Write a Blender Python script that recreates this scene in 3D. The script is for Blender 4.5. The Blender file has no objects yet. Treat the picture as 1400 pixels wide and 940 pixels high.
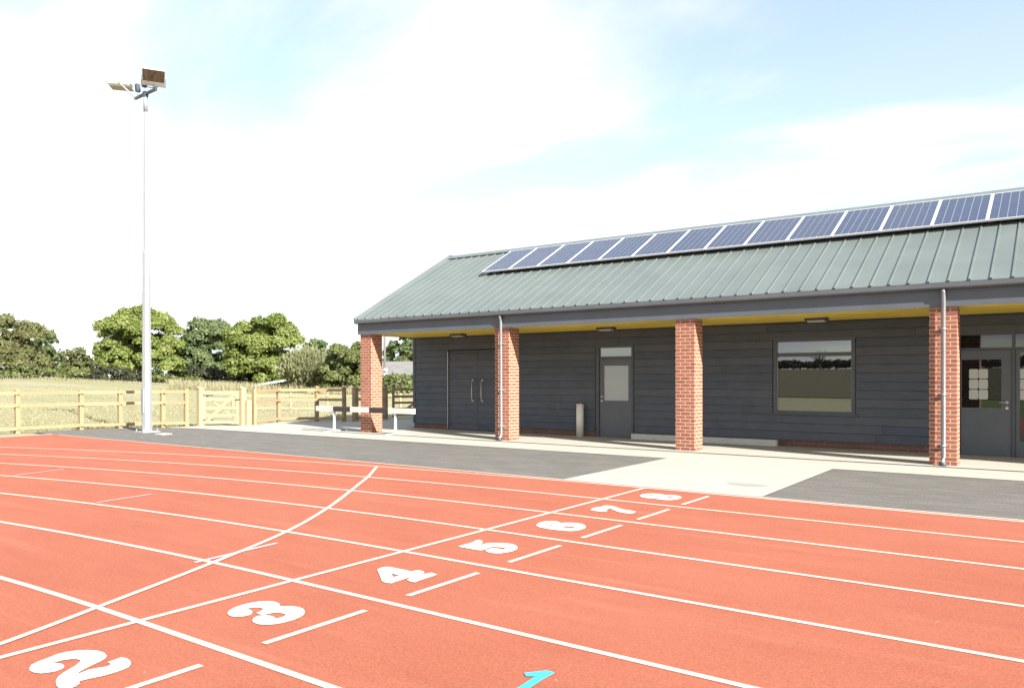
import bpy, math, random
import numpy as np
from mathutils import Vector, Matrix
from mathutils.geometry import tessellate_polygon

random.seed(7)
RNG = np.random.default_rng(11)
S = bpy.context.scene
COL = S.collection

# ------------------------------------------------------------------ helpers
class MB:
    """Collects shapes and links them as ONE mesh object."""
    def __init__(self):
        self.v, self.f, self.uv, self.tint, self.sm = [], [], [], [], []
    def face(self, pts, uv=None, tint=0.5, smooth=False):
        n = len(self.v)
        self.v += [tuple(p) for p in pts]
        self.f.append(tuple(range(n, n + len(pts))))
        self.uv.append(uv if uv else [(0, 0)] * len(pts))
        self.tint.append(tint); self.sm.append(smooth)
    def box(self, x0, x1, y0, y1, z0, z1, tint=0.5, bev=0.0):
        self.obox(Vector(((x0+x1)/2, (y0+y1)/2, (z0+z1)/2)), Vector(((x1-x0)/2, 0, 0)), Vector((0, (y1-y0)/2, 0)), Vector((0, 0, (z1-z0)/2)), tint)
    def obox(self, c, a, b, d, tint=0.5):
        """oriented box: centre + three half axes"""
        c, a, b, d = Vector(c), Vector(a), Vector(b), Vector(d)
        P = lambda i, j, k: c + a*i + b*j + d*k
        A, B, D = a.length*2, b.length*2, d.length*2
        n = len(self.v)
        def q(p, w, h, off=0.0):
            self.face(p, [(off, 0), (off+w, 0), (off+w, h), (off, h)], tint)
        q([P(-1,-1,-1), P(1,-1,-1), P(1,-1,1), P(-1,-1,1)], A, D)
        q([P(1,-1,-1), P(1,1,-1), P(1,1,1), P(1,-1,1)], B, D, A)
        q([P(1,1,-1), P(-1,1,-1), P(-1,1,1), P(1,1,1)], A, D, A+B)
        q([P(-1,1,-1), P(-1,-1,-1), P(-1,-1,1), P(-1,1,1)], B, D, 2*A+B)
        q([P(-1,-1,1), P(1,-1,1), P(1,1,1), P(-1,1,1)], A, B)
        q([P(-1,1,-1), P(1,1,-1), P(1,-1,-1), P(-1,-1,-1)], A, B)
    def bar(self, p, q, w, h, tint=0.5, up=(0, 0, 1)):
        """a rectangular bar from p to q, w across, h in the up direction"""
        p, q = Vector(p), Vector(q); d = q - p
        s = d.cross(Vector(up)).normalized(); u = s.cross(d).normalized()
        self.obox((p+q)/2, d/2, s*w/2, u*h/2, tint)
    def tube(self, pts, radii, n=12, cap=True, tint=0.5, smooth=True):
        rings = []
        for i, p in enumerate(pts):
            p = Vector(p)
            d = (Vector(pts[min(i+1, len(pts)-1)]) - Vector(pts[max(i-1, 0)])).normalized()
            a = d.cross(Vector((0, 0, 1)) if abs(d.z) < .9 else Vector((1, 0, 0))).normalized(); b = d.cross(a)
            r = radii[i] if hasattr(radii, '__len__') else radii
            rings.append([p + (a*math.cos(2*math.pi*k/n) + b*math.sin(2*math.pi*k/n))*r for k in range(n)])
        for r0, r1 in zip(rings, rings[1:]):
            for k in range(n):
                self.face([r0[k], r0[(k+1) % n], r1[(k+1) % n], r1[k]], None, tint, smooth)
        if cap:
            self.face(rings[0][::-1], None, tint); self.face(rings[-1], None, tint)
    def poly(self, loops, z, tint=0.5):
        """flat filled polygon with holes"""
        ls = [[Vector((x, y, z)) for x, y in l] for l in loops]
        flat = [p for l in ls for p in l]
        for t in tessellate_polygon(ls):
            a, b, c = (flat[i] for i in t)
            if (b-a).cross(c-a).z < 0: b, c = c, b
            self.face([a, b, c], None, tint)
    def ribbon(self, pts, w, z):
        L, R = [], []
        for i, p in enumerate(pts):
            a = Vector(pts[max(i-1, 0)]); b = Vector(pts[min(i+1, len(pts)-1)])
            d = (b-a).normalized(); n = Vector((-d.y, d.x)) * w/2; p = Vector(p)
            L.append((*(p+n), z)); R.append((*(p-n), z))
        for i in range(len(pts)-1):
            self.face([R[i], R[i+1], L[i+1], L[i]])
    def build(self, name, mat, parent=None, origin=(0, 0, 0), merge=True):
        me = bpy.data.meshes.new(name)
        o_ = Vector(origin)
        me.from_pydata([tuple(Vector(p) - o_) for p in self.v], [], self.f)
        uvl = me.uv_layers.new(name='UVMap')
        uvl.data.foreach_set('uv', [c for fu in self.uv for u in fu for c in u])
        at_ = me.attributes.new('tint', 'FLOAT', 'FACE'); at_.data.foreach_set('value', self.tint)
        me.polygons.foreach_set('use_smooth', self.sm)
        if merge and any(self.sm):
            import bmesh
            bm = bmesh.new(); bm.from_mesh(me); bmesh.ops.remove_doubles(bm, verts=bm.verts, dist=1e-5); bm.to_mesh(me); bm.free()
        me.materials.append(mat)
        ob = bpy.data.objects.new(name, me); COL.objects.link(ob)
        ob.location = o_
        if parent is not None:
            ob.parent = parent
            ob.location = o_ - Vector(parent.location) if parent.parent is None else o_ - Vector(parent.get('_w', (0, 0, 0)))
        return ob

def tag(o, label, cat, group=None):
    o['label'] = label; o['category'] = cat
    if group: o['group'] = group
    return o
def thing(name, label, cat, loc=(0, 0, 0), group=None):
    o = bpy.data.objects.new(name, None); COL.objects.link(o)
    o.empty_display_size = .2
    o.location = loc
    return tag(o, label, cat, group)
def struct(o, kind='structure'):
    o['kind'] = kind
    return o
def sub(mb, name, mat, part):
    """a sub-part: its parent is a part whose own world origin equals its things's location + its own"""
    ob = mb.build(name, mat)
    ob.parent = part
    w = Vector(part.location) + (Vector(part.parent.location) if part.parent else Vector())
    ob.location = -w
    return ob
def copy_tree(o, parent=None):
    c = o.copy(); COL.objects.link(c)
    if parent is not None:
        c.parent = parent
    for ch in list(o.children):
        copy_tree(ch, c)
    return c

# ------------------------------------------------------------------ camera (position and lens measured from the lane widths)
CAM = Vector((4.8375, -0.1913, 1.5634))
FW = Vector((-0.58311276, 0.81236995, -0.00588069))
RT = Vector((0.81238867, 0.58311381, -0.00171183))
UP = Vector((-0.00203847, 0.0057756, 0.99998124))
F = 1059.0
cd = bpy.data.cameras.new('camera'); cam = bpy.data.objects.new('camera', cd); COL.objects.link(cam)
cd.sensor_width = 36; cd.lens = F/1400*36; cd.shift_y = 52.0/1400
cd.clip_end = 5000; cd.clip_start = .05
cam.matrix_world = Matrix(((RT.x, UP.x, -FW.x, CAM.x), (RT.y, UP.y, -FW.y, CAM.y), (RT.z, UP.z, -FW.z, CAM.z), (0, 0, 0, 1)))
S.camera = cam

def at(u, D):
    """ground position of something seen at column u of the photograph, D metres in front of the camera"""
    p = CAM + D*(FW + (u-700)/F*RT)
    return Vector((p.x, p.y))
def height(v, D):
    return CAM.z - (v-516)/F*D

# ------------------------------------------------------------------ materials
def mat(name):
    m = bpy.data.materials.new(name); m.use_nodes = True
    nt = m.node_tree
    return m, nt, nt.nodes['Principled BSDF']
def nd(nt, t, **kw):
    n = nt.nodes.new(t)
    for k, v in kw.items():
        if hasattr(n, k) and not k[0].isupper(): setattr(n, k, v)
        else: n.inputs[k].default_value = v
    return n
def ramp(nt, fac, stops):
    r = nt.nodes.new('ShaderNodeValToRGB')
    e = r.color_ramp.elements
    while len(e) < len(stops): e.new(.5)
    for el, (p, c) in zip(e, stops): el.position = p; el.color = (*c, 1)
    nt.links.new(fac, r.inputs[0]); return r.outputs[0]
def noise(nt, scale, detail=3, vec=None, rough=.55):
    n = nd(nt, 'ShaderNodeTexNoise'); n.inputs['Scale'].default_value = scale; n.inputs['Detail'].default_value = detail; n.inputs['Roughness'].default_value = rough
    if vec is None:
        tc = nd(nt, 'ShaderNodeTexCoord'); vec = tc.outputs['Object']
    nt.links.new(vec, n.inputs['Vector']); return n.outputs['Fac']
def mapped(nt, scale=(1, 1, 1), out='Object'):
    tc = nd(nt, 'ShaderNodeTexCoord'); mp = nd(nt, 'ShaderNodeMapping'); mp.inputs['Scale'].default_value = scale
    nt.links.new(tc.outputs[out], mp.inputs['Vector']); return mp.outputs[0]
def mixc(nt, fac, a, b, mode='MIX'):
    m = nd(nt, 'ShaderNodeMix', data_type='RGBA', blend_type=mode)
    for sock, v in ((m.inputs[0], fac), (m.inputs[6], a), (m.inputs[7], b)):
        if hasattr(v, 'is_linked'): nt.links.new(v, sock)
        elif isinstance(v, (int, float)): sock.default_value = v
        else: sock.default_value = (*v, 1)
    return m.outputs[2]
def bump(nt, bs, h, strength=.3, dist=.01):
    b = nd(nt, 'ShaderNodeBump'); b.inputs['Strength'].default_value = strength; b.inputs['Distance'].default_value = dist
    nt.links.new(h, b.inputs['Height']); nt.links.new(b.outputs[0], bs.inputs['Normal'])
def attr(nt, name='tint'):
    a = nd(nt, 'ShaderNodeAttribute'); a.attribute_name = name; return a.outputs['Fac']

def plain(name, col, rough=.6, metal=0.0, var=.12, scale=6.0, spec=.5, bmp=0):
    """a painted / metal / plastic surface with slight dirt variation"""
    m, nt, bs = mat(name)
    f = noise(nt, scale, 5)
    c = ramp(nt, f, [(.3, tuple(x*(1-var) for x in col)), (.7, tuple(min(1, x*(1+var)) for x in col))])
    nt.links.new(c, bs.inputs['Base Color'])
    bs.inputs['Roughness'].default_value = rough; bs.inputs['Metallic'].default_value = metal
    bs.inputs['Specular IOR Level'].default_value = spec
    if bmp: bump(nt, bs, noise(nt, scale*12, 2), bmp)
    return m

M = {}
# rubber track surface
m, nt, bs = mat('track_rubber'); M['track'] = m
g1 = noise(nt, 260, 2); g2 = noise(nt, 60, 4); g3 = noise(nt, .55, 4); g4 = noise(nt, 4, 4, mapped(nt, (.25, 1, 1)))
c = ramp(nt, g1, [(.34, (.12, .029, .016)), (.5, (.27, .079, .044)), (.66, (.42, .155, .094))])
c = mixc(nt, .5, c, ramp(nt, g2, [(.3, (.17, .042, .022)), (.7, (.37, .118, .068))]))
c = mixc(nt, ramp(nt, g3, [(.3, (0, 0, 0)), (.75, (.35, .35, .35))]), c, (.36, .125, .082))
c = mixc(nt, ramp(nt, g4, [(.5, (0, 0, 0)), (.8, (.3, .3, .3))]), c, (.22, .05, .033))
sc1 = noise(nt, 2.2, 6, mapped(nt, (.09, 1.4, 1)), .7); vs = nd(nt, 'ShaderNodeTexVoronoi'); vs.inputs['Scale'].default_value = 3.1; tcv = nd(nt, 'ShaderNodeTexCoord'); nt.links.new(tcv.outputs['Object'], vs.inputs['Vector'])
c = mixc(nt, ramp(nt, sc1, [(.56, (0, 0, 0)), (.74, (.34, .34, .34))]), c, (.40, .16, .11))
c = mixc(nt, ramp(nt, vs.outputs['Distance'], [(.012, (.8, .8, .8)), (.022, (0, 0, 0))]), c, (.55, .42, .33))
nt.links.new(c, bs.inputs['Base Color']); bs.inputs['Roughness'].default_value = .9; bs.inputs['Specular IOR Level'].default_value = .2
bump(nt, bs, g1, .5, .006)
# line paint
def paint(name, col):
    m, nt, bs = mat(name)
    w = noise(nt, 90, 3); w2 = noise(nt, 1.6, 4)
    c = ramp(nt, w, [(.3, (col[0]*.8, col[1]*.5, col[2]*.4)), (.42, col)])
    c = mixc(nt, ramp(nt, w2, [(.45, (0, 0, 0)), (.8, (.25, .25, .25))]), c, (col[0]*.8, col[1]*.62, col[2]*.52))
    nt.links.new(c, bs.inputs['Base Color']); bs.inputs['Roughness'].default_value = .8; bs.inputs['Specular IOR Level'].default_value = .3
    bump(nt, bs, noise(nt, 240, 2), .35, .005)
    return m
M['line'] = paint('line_paint', (.50, .45, .38)); M['number'] = paint('number_paint', (.66, .63, .57)); M['blue'] = paint('blue_paint', (.05, .42, .62)); M['thin_line'] = paint('thin_line_paint', (.42, .36, .39))
# asphalt
m, nt, bs = mat('asphalt'); M['asphalt'] = m
a1 = noise(nt, 140, 2); a2 = noise(nt, 1.3, 5, mapped(nt, (.35, 1.4, 1))); a3 = noise(nt, 7, 6, mapped(nt, (.22, 1.3, 1)), .7); a4 = noise(nt, 34, 3)
c = ramp(nt, a1, [(.32, (.026, .024, .022)), (.5, (.086, .080, .070)), (.7, (.19, .177, .15))])
c = mixc(nt, ramp(nt, a2, [(.42, (0, 0, 0)), (.72, (.55, .55, .55))]), c, (.135, .124, .108))
c = mixc(nt, ramp(nt, a3, [(.46, (0, 0, 0)), (.66, (.55, .55, .55))]), c, (.20, .184, .158))
c = mixc(nt, ramp(nt, a4, [(.36, (.55, .55, .55)), (.52, (0, 0, 0))]), c, (.045, .042, .038))
nt.links.new(c, bs.inputs['Base Color']); bs.inputs['Roughness'].default_value = .85; bump(nt, bs, a1, .5, .008)
# concrete
def concrete(name, col, sc=1.2):
    m, nt, bs = mat(name)
    k1 = noise(nt, sc, 6, mapped(nt, (.5, 1.3, 1))); k2 = noise(nt, 70, 3); k3 = noise(nt, .9, 3)
    c = ramp(nt, k1, [(.3, tuple(x*.86 for x in col)), (.7, col)])
    c = mixc(nt, .25, c, ramp(nt, k2, [(.3, tuple(x*.7 for x in col)), (.7, tuple(min(1, x*1.1) for x in col))]))
    c = mixc(nt, ramp(nt, k3, [(.62, (0, 0, 0)), (.72, (.25, .25, .25))]), c, tuple(x*.6 for x in col))
    nt.links.new(c, bs.inputs['Base Color']); bs.inputs['Roughness'].default_value = .85; bump(nt, bs, k2, .25, .004)
    return m
M['concrete'] = concrete('concrete', (.35, .332, .285)); M['kerb'] = concrete('kerb_concrete', (.24, .23, .20), 3)
# brick with UV in metres
m, nt, bs = mat('red_brick'); M['brick'] = m
uvn = nd(nt, 'ShaderNodeTexCoord')
bt = nd(nt, 'ShaderNodeTexBrick'); nt.links.new(uvn.outputs['UV'], bt.inputs['Vector'])
for k, v in (('Scale', 1), ('Mortar Size', .0065), ('Mortar Smooth', .25), ('Brick Width', .22), ('Row Height', .075), ('Bias', 0)): bt.inputs[k].default_value = v
bt.offset = .5
bt.inputs['Color1'].default_value = (.185, .052, .029, 1); bt.inputs['Color2'].default_value = (.31, .108, .062, 1); bt.inputs['Mortar'].default_value = (.50, .39, .29, 1)
nz = noise(nt, 45, 4)
c = mixc(nt, .35, bt.outputs['Color'], ramp(nt, nz, [(.3, (.17, .05, .028)), (.7, (.36, .135, .08))]))
c = mixc(nt, bt.outputs['Fac'], c, (.50, .39, .29))
nt.links.new(c, bs.inputs['Base Color']); bs.inputs['Roughness'].default_value = .9
inv = nd(nt, 'ShaderNodeMath', operation='SUBTRACT'); inv.inputs[0].default_value = 1; nt.links.new(bt.outputs['Fac'], inv.inputs[1])
bump(nt, bs, inv.outputs[0], .6, .006)
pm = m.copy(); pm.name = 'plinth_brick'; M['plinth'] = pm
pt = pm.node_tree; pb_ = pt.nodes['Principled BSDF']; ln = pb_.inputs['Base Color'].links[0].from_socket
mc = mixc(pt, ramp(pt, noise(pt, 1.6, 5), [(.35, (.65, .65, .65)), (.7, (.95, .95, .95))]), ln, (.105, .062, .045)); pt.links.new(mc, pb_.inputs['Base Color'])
# dark stained timber boards
m, nt, bs = mat('dark_boards'); M['boards'] = m
gr = noise(nt, 5, 6, mapped(nt, (.6, 6, 14))); tn = attr(nt); g5 = noise(nt, 2.2, 4)
c = ramp(nt, gr, [(.3, (.049, .060, .074)), (.7, (.078, .094, .116))])
c = mixc(nt, ramp(nt, tn, [(0, (0, 0, 0)), (1, (.6, .6, .6))]), c, (.098, .100, .112))
c = mixc(nt, ramp(nt, g5, [(.45, (0, 0, 0)), (.8, (.35, .35, .35))]), c, (.042, .043, .050))
nt.links.new(c, bs.inputs['Base Color']); bs.inputs['Roughness'].default_value = .62; bs.inputs['Specular IOR Level'].default_value = .35
bump(nt, bs, gr, .25, .004)
# fence timber
def timber(name, lo, hi):
    m, nt, bs = mat(name)
    gr = noise(nt, 6, 6, mapped(nt, (3, 3, 3))); tn = attr(nt); g = noise(nt, 40, 3)
    c = ramp(nt, gr, [(.3, lo), (.7, hi)])
    c = mixc(nt, ramp(nt, tn, [(0, (0, 0, 0)), (1, (.5, .5, .5))]), c, tuple(x*.72 for x in lo))
    c = mixc(nt, .2, c, ramp(nt, g, [(.4, tuple(x*.6 for x in lo)), (.6, hi)]))
    nt.links.new(c, bs.inputs['Base Color']); bs.inputs['Roughness'].default_value = .8; bump(nt, bs, gr, .3, .005)
    return m
M['timber'] = timber('fence_timber', (.25, .17, .085), (.36, .255, .14)); M['timber_pale'] = timber('pale_timber', (.33, .25, .13), (.42, .33, .19))
M['timber_old'] = timber('weathered_timber', (.10, .09, .075), (.16, .145, .12))
# metals, plastics
M['roof'] = plain('roof_sheet', (.108, .128, .120), .42, 0, .10, 1.1, .5)
M['ridge'] = plain('roof_trim', (.115, .135, .135), .45, 0, .08, 2)
M['fascia'] = plain('fascia_grey', (.082, .092, .106), .5, 0, .08, 2)
M['gutter'] = plain('gutter_grey', (.085, .092, .10), .4, 0, .08, 2)
M['black'] = plain('black_rubber', (.010, .010, .011), .8)
M['pipe'] = plain('galvanised_pipe', (.27, .27, .28), .45, .55, .1, 8)
M['galv'] = plain('galvanised_steel', (.36, .38, .39), .42, .45, .08, 5)
M['mast'] = plain('mast_steel', (.23, .24, .25), .5, .15, .06, 3)
M['steel_dark'] = plain('dark_steel', (.055, .058, .07), .5, .2)
M['steel'] = plain('brushed_steel', (.55, .54, .52), .32, .8, .06, 12)
M['bin'] = plain('cream_metal', (.66, .63, .55), .45, 0, .06, 10)
M['white_paint'] = plain('white_paint', (.48, .47, .43), .55, 0, .07, 7)
M['dark_paint'] = plain('brown_black_paint', (.030, .022, .018), .55, 0, .15, 7)
M['frame'] = plain('frame_grey', (.058, .066, .074), .4, 0, .06, 4)
M['door'] = plain('door_grey', (.085, .096, .108), .42, 0, .07, 3)
M['soffit'] = plain('soffit_yellow', (.66, .50, .075), .6, 0, .1, 1.5)
M['interior'] = plain('dark_interior', (.012, .012, .012), .9)
M['notice'] = plain('notice_paper', (.42, .44, .41), .5, 0, .05, 20)
M['housing'] = plain('lamp_housing', (.72, .74, .75), .45, .1, .05, 8)
M['metal_roof'] = plain('white_shed_roof', (.62, .62, .60), .5, .0, .08, 1)
M['grey_roof'] = plain('fibre_cement_roof', (.15, .147, .138), .85, 0, .18, 1.5)
M['barn_wall'] = plain('barn_wall', (.10, .09, .085), .9, 0, .2, 1)
M['bark'] = plain('bark', (.085, .068, .05), .9, 0, .3, 5, .2, .4)
M['ceramic'] = plain('white_ceramic', (.78, .78, .76), .3, 0, .04)
M['panel_frame'] = plain('aluminium_frame', (.66, .68, .70), .38, .3, .04)
M['drain'] = plain('drain_grate', (.035, .035, .034), .8)
# glass: mirror-like glazing in front of a dark room
def glass(name, tint, refl, rough=.01):
    m, nt, bs = mat(name)
    bs.inputs['Base Color'].default_value = (*tint, 1); bs.inputs['Roughness'].default_value = .6; bs.inputs['Specular IOR Level'].default_value = 0
    gl = nd(nt, 'ShaderNodeBsdfGlossy'); gl.inputs['Roughness'].default_value = rough; gl.inputs['Color'].default_value = (.93, .97, 1, 1)
    lw = nd(nt, 'ShaderNodeFresnel'); lw.inputs['IOR'].default_value = 1.5
    ad = nd(nt, 'ShaderNodeMath', operation='ADD'); ad.use_clamp = True; ad.inputs[1].default_value = refl; nt.links.new(lw.outputs[0], ad.inputs[0])
    mx = nd(nt, 'ShaderNodeMixShader'); nt.links.new(ad.outputs[0], mx.inputs[0]); nt.links.new(bs.outputs[0], mx.inputs[1]); nt.links.new(gl.outputs[0], mx.inputs[2])
    nt.links.new(mx.outputs[0], nt.nodes['Material Output'].inputs[0])
    # a faint unevenness of real panes
    b = nd(nt, 'ShaderNodeBump'); b.inputs['Strength'].default_value = .02; b.inputs['Distance'].default_value = .01
    nt.links.new(noise(nt, 1.4, 1), b.inputs['Height']); nt.links.new(b.outputs[0], gl.inputs['Normal'])
    return m
M['glass'] = glass('window_glass', (.010, .013, .014), .17)
M['glass_dark'] = glass('dark_glass', (.012, .012, .013), .05)
M['glass_frost'] = glass('obscured_glass', (.33, .37, .37), .05, .25)
M['glass_lamp'] = None
m, nt, bs = mat('lamp_glass'); M['glass_lamp'] = m
n1 = noise(nt, 14, 4)
c = ramp(nt, n1, [(.3, (.10, .07, .045)), (.7, (.24, .19, .13))])
nt.links.new(c, bs.inputs['Base Color']); bs.inputs['Roughness'].default_value = .15
# solar cells: UV 0..6 by 0..10
m, nt, bs = mat('solar_cells'); M['cells'] = m
tc = nd(nt, 'ShaderNodeTexCoord')
sp = nd(nt, 'ShaderNodeSeparateXYZ'); nt.links.new(tc.outputs['UV'], sp.inputs[0])
def edge(sock, w):
    a = nd(nt, 'ShaderNodeMath', operation='PINGPONG'); nt.links.new(sock, a.inputs[0]); a.inputs[1].default_value = .5
    l = nd(nt, 'ShaderNodeMath', operation='LESS_THAN'); nt.links.new(a.outputs[0], l.inputs[0]); l.inputs[1].default_value = w; return l.outputs[0]
vo = nd(nt, 'ShaderNodeTexVoronoi'); vo.inputs['Scale'].default_value = 7; nt.links.new(tc.outputs['UV'], vo.inputs['Vector'])
wn_ = nd(nt, 'ShaderNodeTexWhiteNoise'); wn_.noise_dimensions = '2D'
fl_n = nd(nt, 'ShaderNodeVectorMath', operation='FLOOR'); nt.links.new(tc.outputs['UV'], fl_n.inputs[0]); nt.links.new(fl_n.outputs[0], wn_.inputs['Vector'])
c = mixc(nt, wn_.outputs['Value'], (.015, .027, .064), (.022, .038, .084))
c = mixc(nt, .4, c, mixc(nt, vo.outputs['Color'], (.016, .023, .05), (.042, .053, .10)))
c = mixc(nt, edge(sp.outputs[1], .022), c, (.075, .08, .12))
c = mixc(nt, edge(sp.outputs[0], .030), c, (.22, .24, .29))
oi = nd(nt, 'ShaderNodeObjectInfo'); c = mixc(nt, ramp(nt, oi.outputs['Random'], [(0, (0, 0, 0)), (1, (.3, .3, .3))]), c, (.05, .055, .085))
nt.links.new(c, bs.inputs['Base Color']); bs.inputs['Roughness'].default_value = .16; bs.inputs['Specular IOR Level'].default_value = .5
# foliage
def leafmat(name, dark, mid, light, trans=.45):
    m, nt, bs = mat(name)
    tn = attr(nt)
    c = ramp(nt, tn, [(0, dark), (.5, mid), (1, light)])
    nt.links.new(c, bs.inputs['Base Color']); bs.inputs['Roughness'].default_value = .55; bs.inputs['Specular IOR Level'].default_value = .3
    tr = nd(nt, 'ShaderNodeBsdfTranslucent'); nt.links.new(mixc(nt, 1.0, c, (1.0, .95, .35), 'MULTIPLY'), tr.inputs['Color'])
    mx = nd(nt, 'ShaderNodeMixShader'); mx.inputs[0].default_value = trans
    nt.links.new(bs.outputs[0], mx.inputs[1]); nt.links.new(tr.outputs[0], mx.inputs[2]); nt.links.new(mx.outputs[0], nt.nodes['Material Output'].inputs[0])
    return m
M['lf_syc'] = leafmat('sycamore_leaves', (.100, .138, .028), (.190, .238, .060), (.285, .315, .115))
M['lf_dark'] = leafmat('dark_leaves', (.075, .112, .048), (.130, .178, .076), (.195, .235, .108))
M['lf_haw'] = leafmat('hawthorn_leaves', (.090, .102, .036), (.155, .165, .066), (.22, .22, .105))
M['lf_willow'] = leafmat('willow_leaves', (.15, .17, .085), (.25, .265, .15), (.34, .345, .22))
M['lf_hedge'] = leafmat('hedge_leaves', (.085, .110, .036), (.15, .18, .062), (.215, .23, .10))
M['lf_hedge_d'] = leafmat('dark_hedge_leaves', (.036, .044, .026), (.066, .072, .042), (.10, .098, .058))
M['lf_brown'] = leafmat('brown_hedge_leaves', (.035, .030, .014), (.060, .048, .022), (.085, .07, .03))
M['straw'] = leafmat('tall_grass_blades', (.18, .19, .09), (.29, .27, .165), (.38, .33, .25), .3)
# field
m, nt, bs = mat('field_grass'); M['field'] = m
geo = nd(nt, 'ShaderNodeTexCoord')
def rotmap(ang, sc):
    mp = nd(nt, 'ShaderNodeMapping'); mp.inputs['Rotation'].default_value = (0, 0, ang); mp.inputs['Scale'].default_value = sc
    nt.links.new(geo.outputs['Object'], mp.inputs['Vector']); return mp.outputs[0]
f1 = noise(nt, .09, 5, rotmap(-.62, (.35, 1.6, 1))); f2 = noise(nt, .8, 6, rotmap(-.62, (.22, 2.2, 1)), .65); f3 = noise(nt, 9, 4); f4 = noise(nt, 60, 3)
c = ramp(nt, f1, [(.34, (.175, .185, .10)), (.5, (.28, .245, .18)), (.66, (.345, .295, .24))])
c = mixc(nt, ramp(nt, f2, [(.42, (0, 0, 0)), (.7, (.7, .7, .7))]), c, (.155, .185, .075))
c = mixc(nt, .4, c, ramp(nt, f3, [(.3, (.14, .15, .05)), (.7, (.39, .34, .23))]))
c = mixc(nt, .25, c, ramp(nt, f4, [(.35, (.09, .10, .03)), (.7, (.40, .36, .2))]))
nt.links.new(c, bs.inputs['Base Color']); bs.inputs['Roughness'].default_value = .95; bs.inputs['Specular IOR Level'].default_value = .1
bump(nt, bs, f3, .6, .08)
m, nt, bs = mat('infield_grass'); M['lawn'] = m
f1 = noise(nt, .5, 5); f2 = noise(nt, 40, 4)
c = mixc(nt, .5, ramp(nt, f1, [(.3, (.07, .14, .006)), (.7, (.11, .20, .012))]), ramp(nt, f2, [(.3, (.045, .075, .008)), (.7, (.11, .14, .03))]))
nt.links.new(c, bs.inputs['Base Color']); bs.inputs['Roughness'].default_value = .9; bump(nt, bs, f2, .6, .03)
m, nt, bs = mat('bare_soil'); M['soil'] = m
f1 = noise(nt, 1.2, 6); f2 = noise(nt, 25, 4)
c = mixc(nt, .4, ramp(nt, f1, [(.3, (.045, .034, .007)), (.7, (.075, .056, .012))]), ramp(nt, f2, [(.3, (.035, .026, .005)), (.7, (.085, .064, .015))]))
nt.links.new(c, bs.inputs['Base Color']); bs.inputs['Roughness'].default_value = .95; bump(nt, bs, f2, .6, .05)
# ------------------------------------------------------------------ ground and track
def sstep(a, b, x):
    t = max(0, min(1, (x-a)/(b-a))); return t*t*(3-2*t)
def terrain(x, y):
    d = Vector((x, y, CAM.z)) - CAM
    D = d.x*FW.x + d.y*FW.y; L = d.x*RT.x + d.y*RT.y
    if y < -22: return min(-22-y, 100)*.031
    if D < 29: return 0.0
    t = L/D
    sl = .003 + .019*sstep(.28, .64, -t)
    return sl*min(D-29, 110)
def spaced(lo, hi, n, c):
    k = 3.2
    a = np.linspace(-1, 1, n); w = np.sinh(k*a)/np.sinh(k)
    return [c + (hi-c)*x if x > 0 else c + (c-lo)*x for x in w]
xs = spaced(-1500, 1200, 150, -20); ys = spaced(-900, 1800, 150, 20)
g = MB()
g.v = [(x, y, terrain(x, y) - .03) for y in ys for x in xs]
n = len(xs)
for j in range(len(ys)-1):
    for i in range(n-1):
        g.f.append((j*n+i, j*n+i+1, (j+1)*n+i+1, (j+1)*n+i))
g.uv = [[(0, 0)]*4]*len(g.f); g.tint = [.5]*len(g.f); g.sm = [True]*len(g.f)
struct(g.build('field', M['field'], merge=False))

LW = 1.22; RB = 36.5; OUT = 9.90
b = MB()
b.box(-18.15, 60, -.35, OUT, -.08, .004)                  # straight with its run-off
prev = None
for i in range(0, 91):                                     # the bend
    th = math.radians(90 + i*2)
    c_, s_ = math.cos(th), math.sin(th)
    ro = RB + 8*LW + .15
    q = []
    for r in (RB-.35, ro):
        q.append(Vector((r*c_, -RB + r*s_, .0035)))
    # stay clear of the straight sheet
    q = [Vector((p.x, min(p.y, -.352) if p.x > -18.15 else p.y, p.z)) for p in q]
    if prev and (prev[1]-prev[0]).length + (q[1]-q[0]).length > .01:
        b.face([prev[0], prev[1], q[1], q[0]])
    prev = q
struct(b.build('running_track', M['track']))
lw = MB()
for k in range(0, 9):
    y = LW*k
    lw.ribbon([(0, y), (20, y), (60, y)], .05, .0075)
    lw.ribbon([((RB+y)*math.cos(math.radians(90+a*.75)), -RB+(RB+y)*math.sin(math.radians(90+a*.75))) for a in range(0, 200)], .05, .0075)
lw.ribbon([(-17.75, 9.865), (0, 9.865), (60, 9.865)], .045, .0075)
struct(lw.build('lane_lines', M['line']))
fl = MB(); fl.ribbon([(0, 0), (0, 9.765)], .05, .0095)
struct(fl.build('finish_line', M['line']))
wf = MB(); ctl = [(0.0, .62), (-.1, 1.22), (-.25, 1.76), (-.52, 2.44), (-1.02, 3.64), (-1.6, 4.86), (-2.38, 6.08), (-3.45, 7.52), (-4.17, 8.46), (-4.98, 9.42)]
pts = []
for i in range(len(ctl)-1):
    p0, p1, p2, p3 = (Vector(ctl[max(0, min(len(ctl)-1, i+k))]) for k in (-1, 0, 1, 2))
    for s in range(6):
        t = s/6
        pts.append(.5*((2*p1) + (p2-p0)*t + (2*p0-5*p1+4*p2-p3)*t*t + (3*p1-p0-3*p2+p3)*t**3))
pts.append(Vector(ctl[-1]))
wf.ribbon([(p.x, p.y) for p in pts], .05, .0115)
struct(wf.build('curved_start_line', M['line']))
sm = MB()
for k, (a, e) in enumerate(((.2, 1.0), (1.43, 2.23), (2.64, 3.44), (3.86, 4.66), (5.09, 5.89), (6.3, 7.1), (7.5, 8.3), (8.71, 9.53))):
    sm.ribbon([(1.01, a), (1.015, (a+e)/2), (1.02, e)], .05, .0095)
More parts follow.
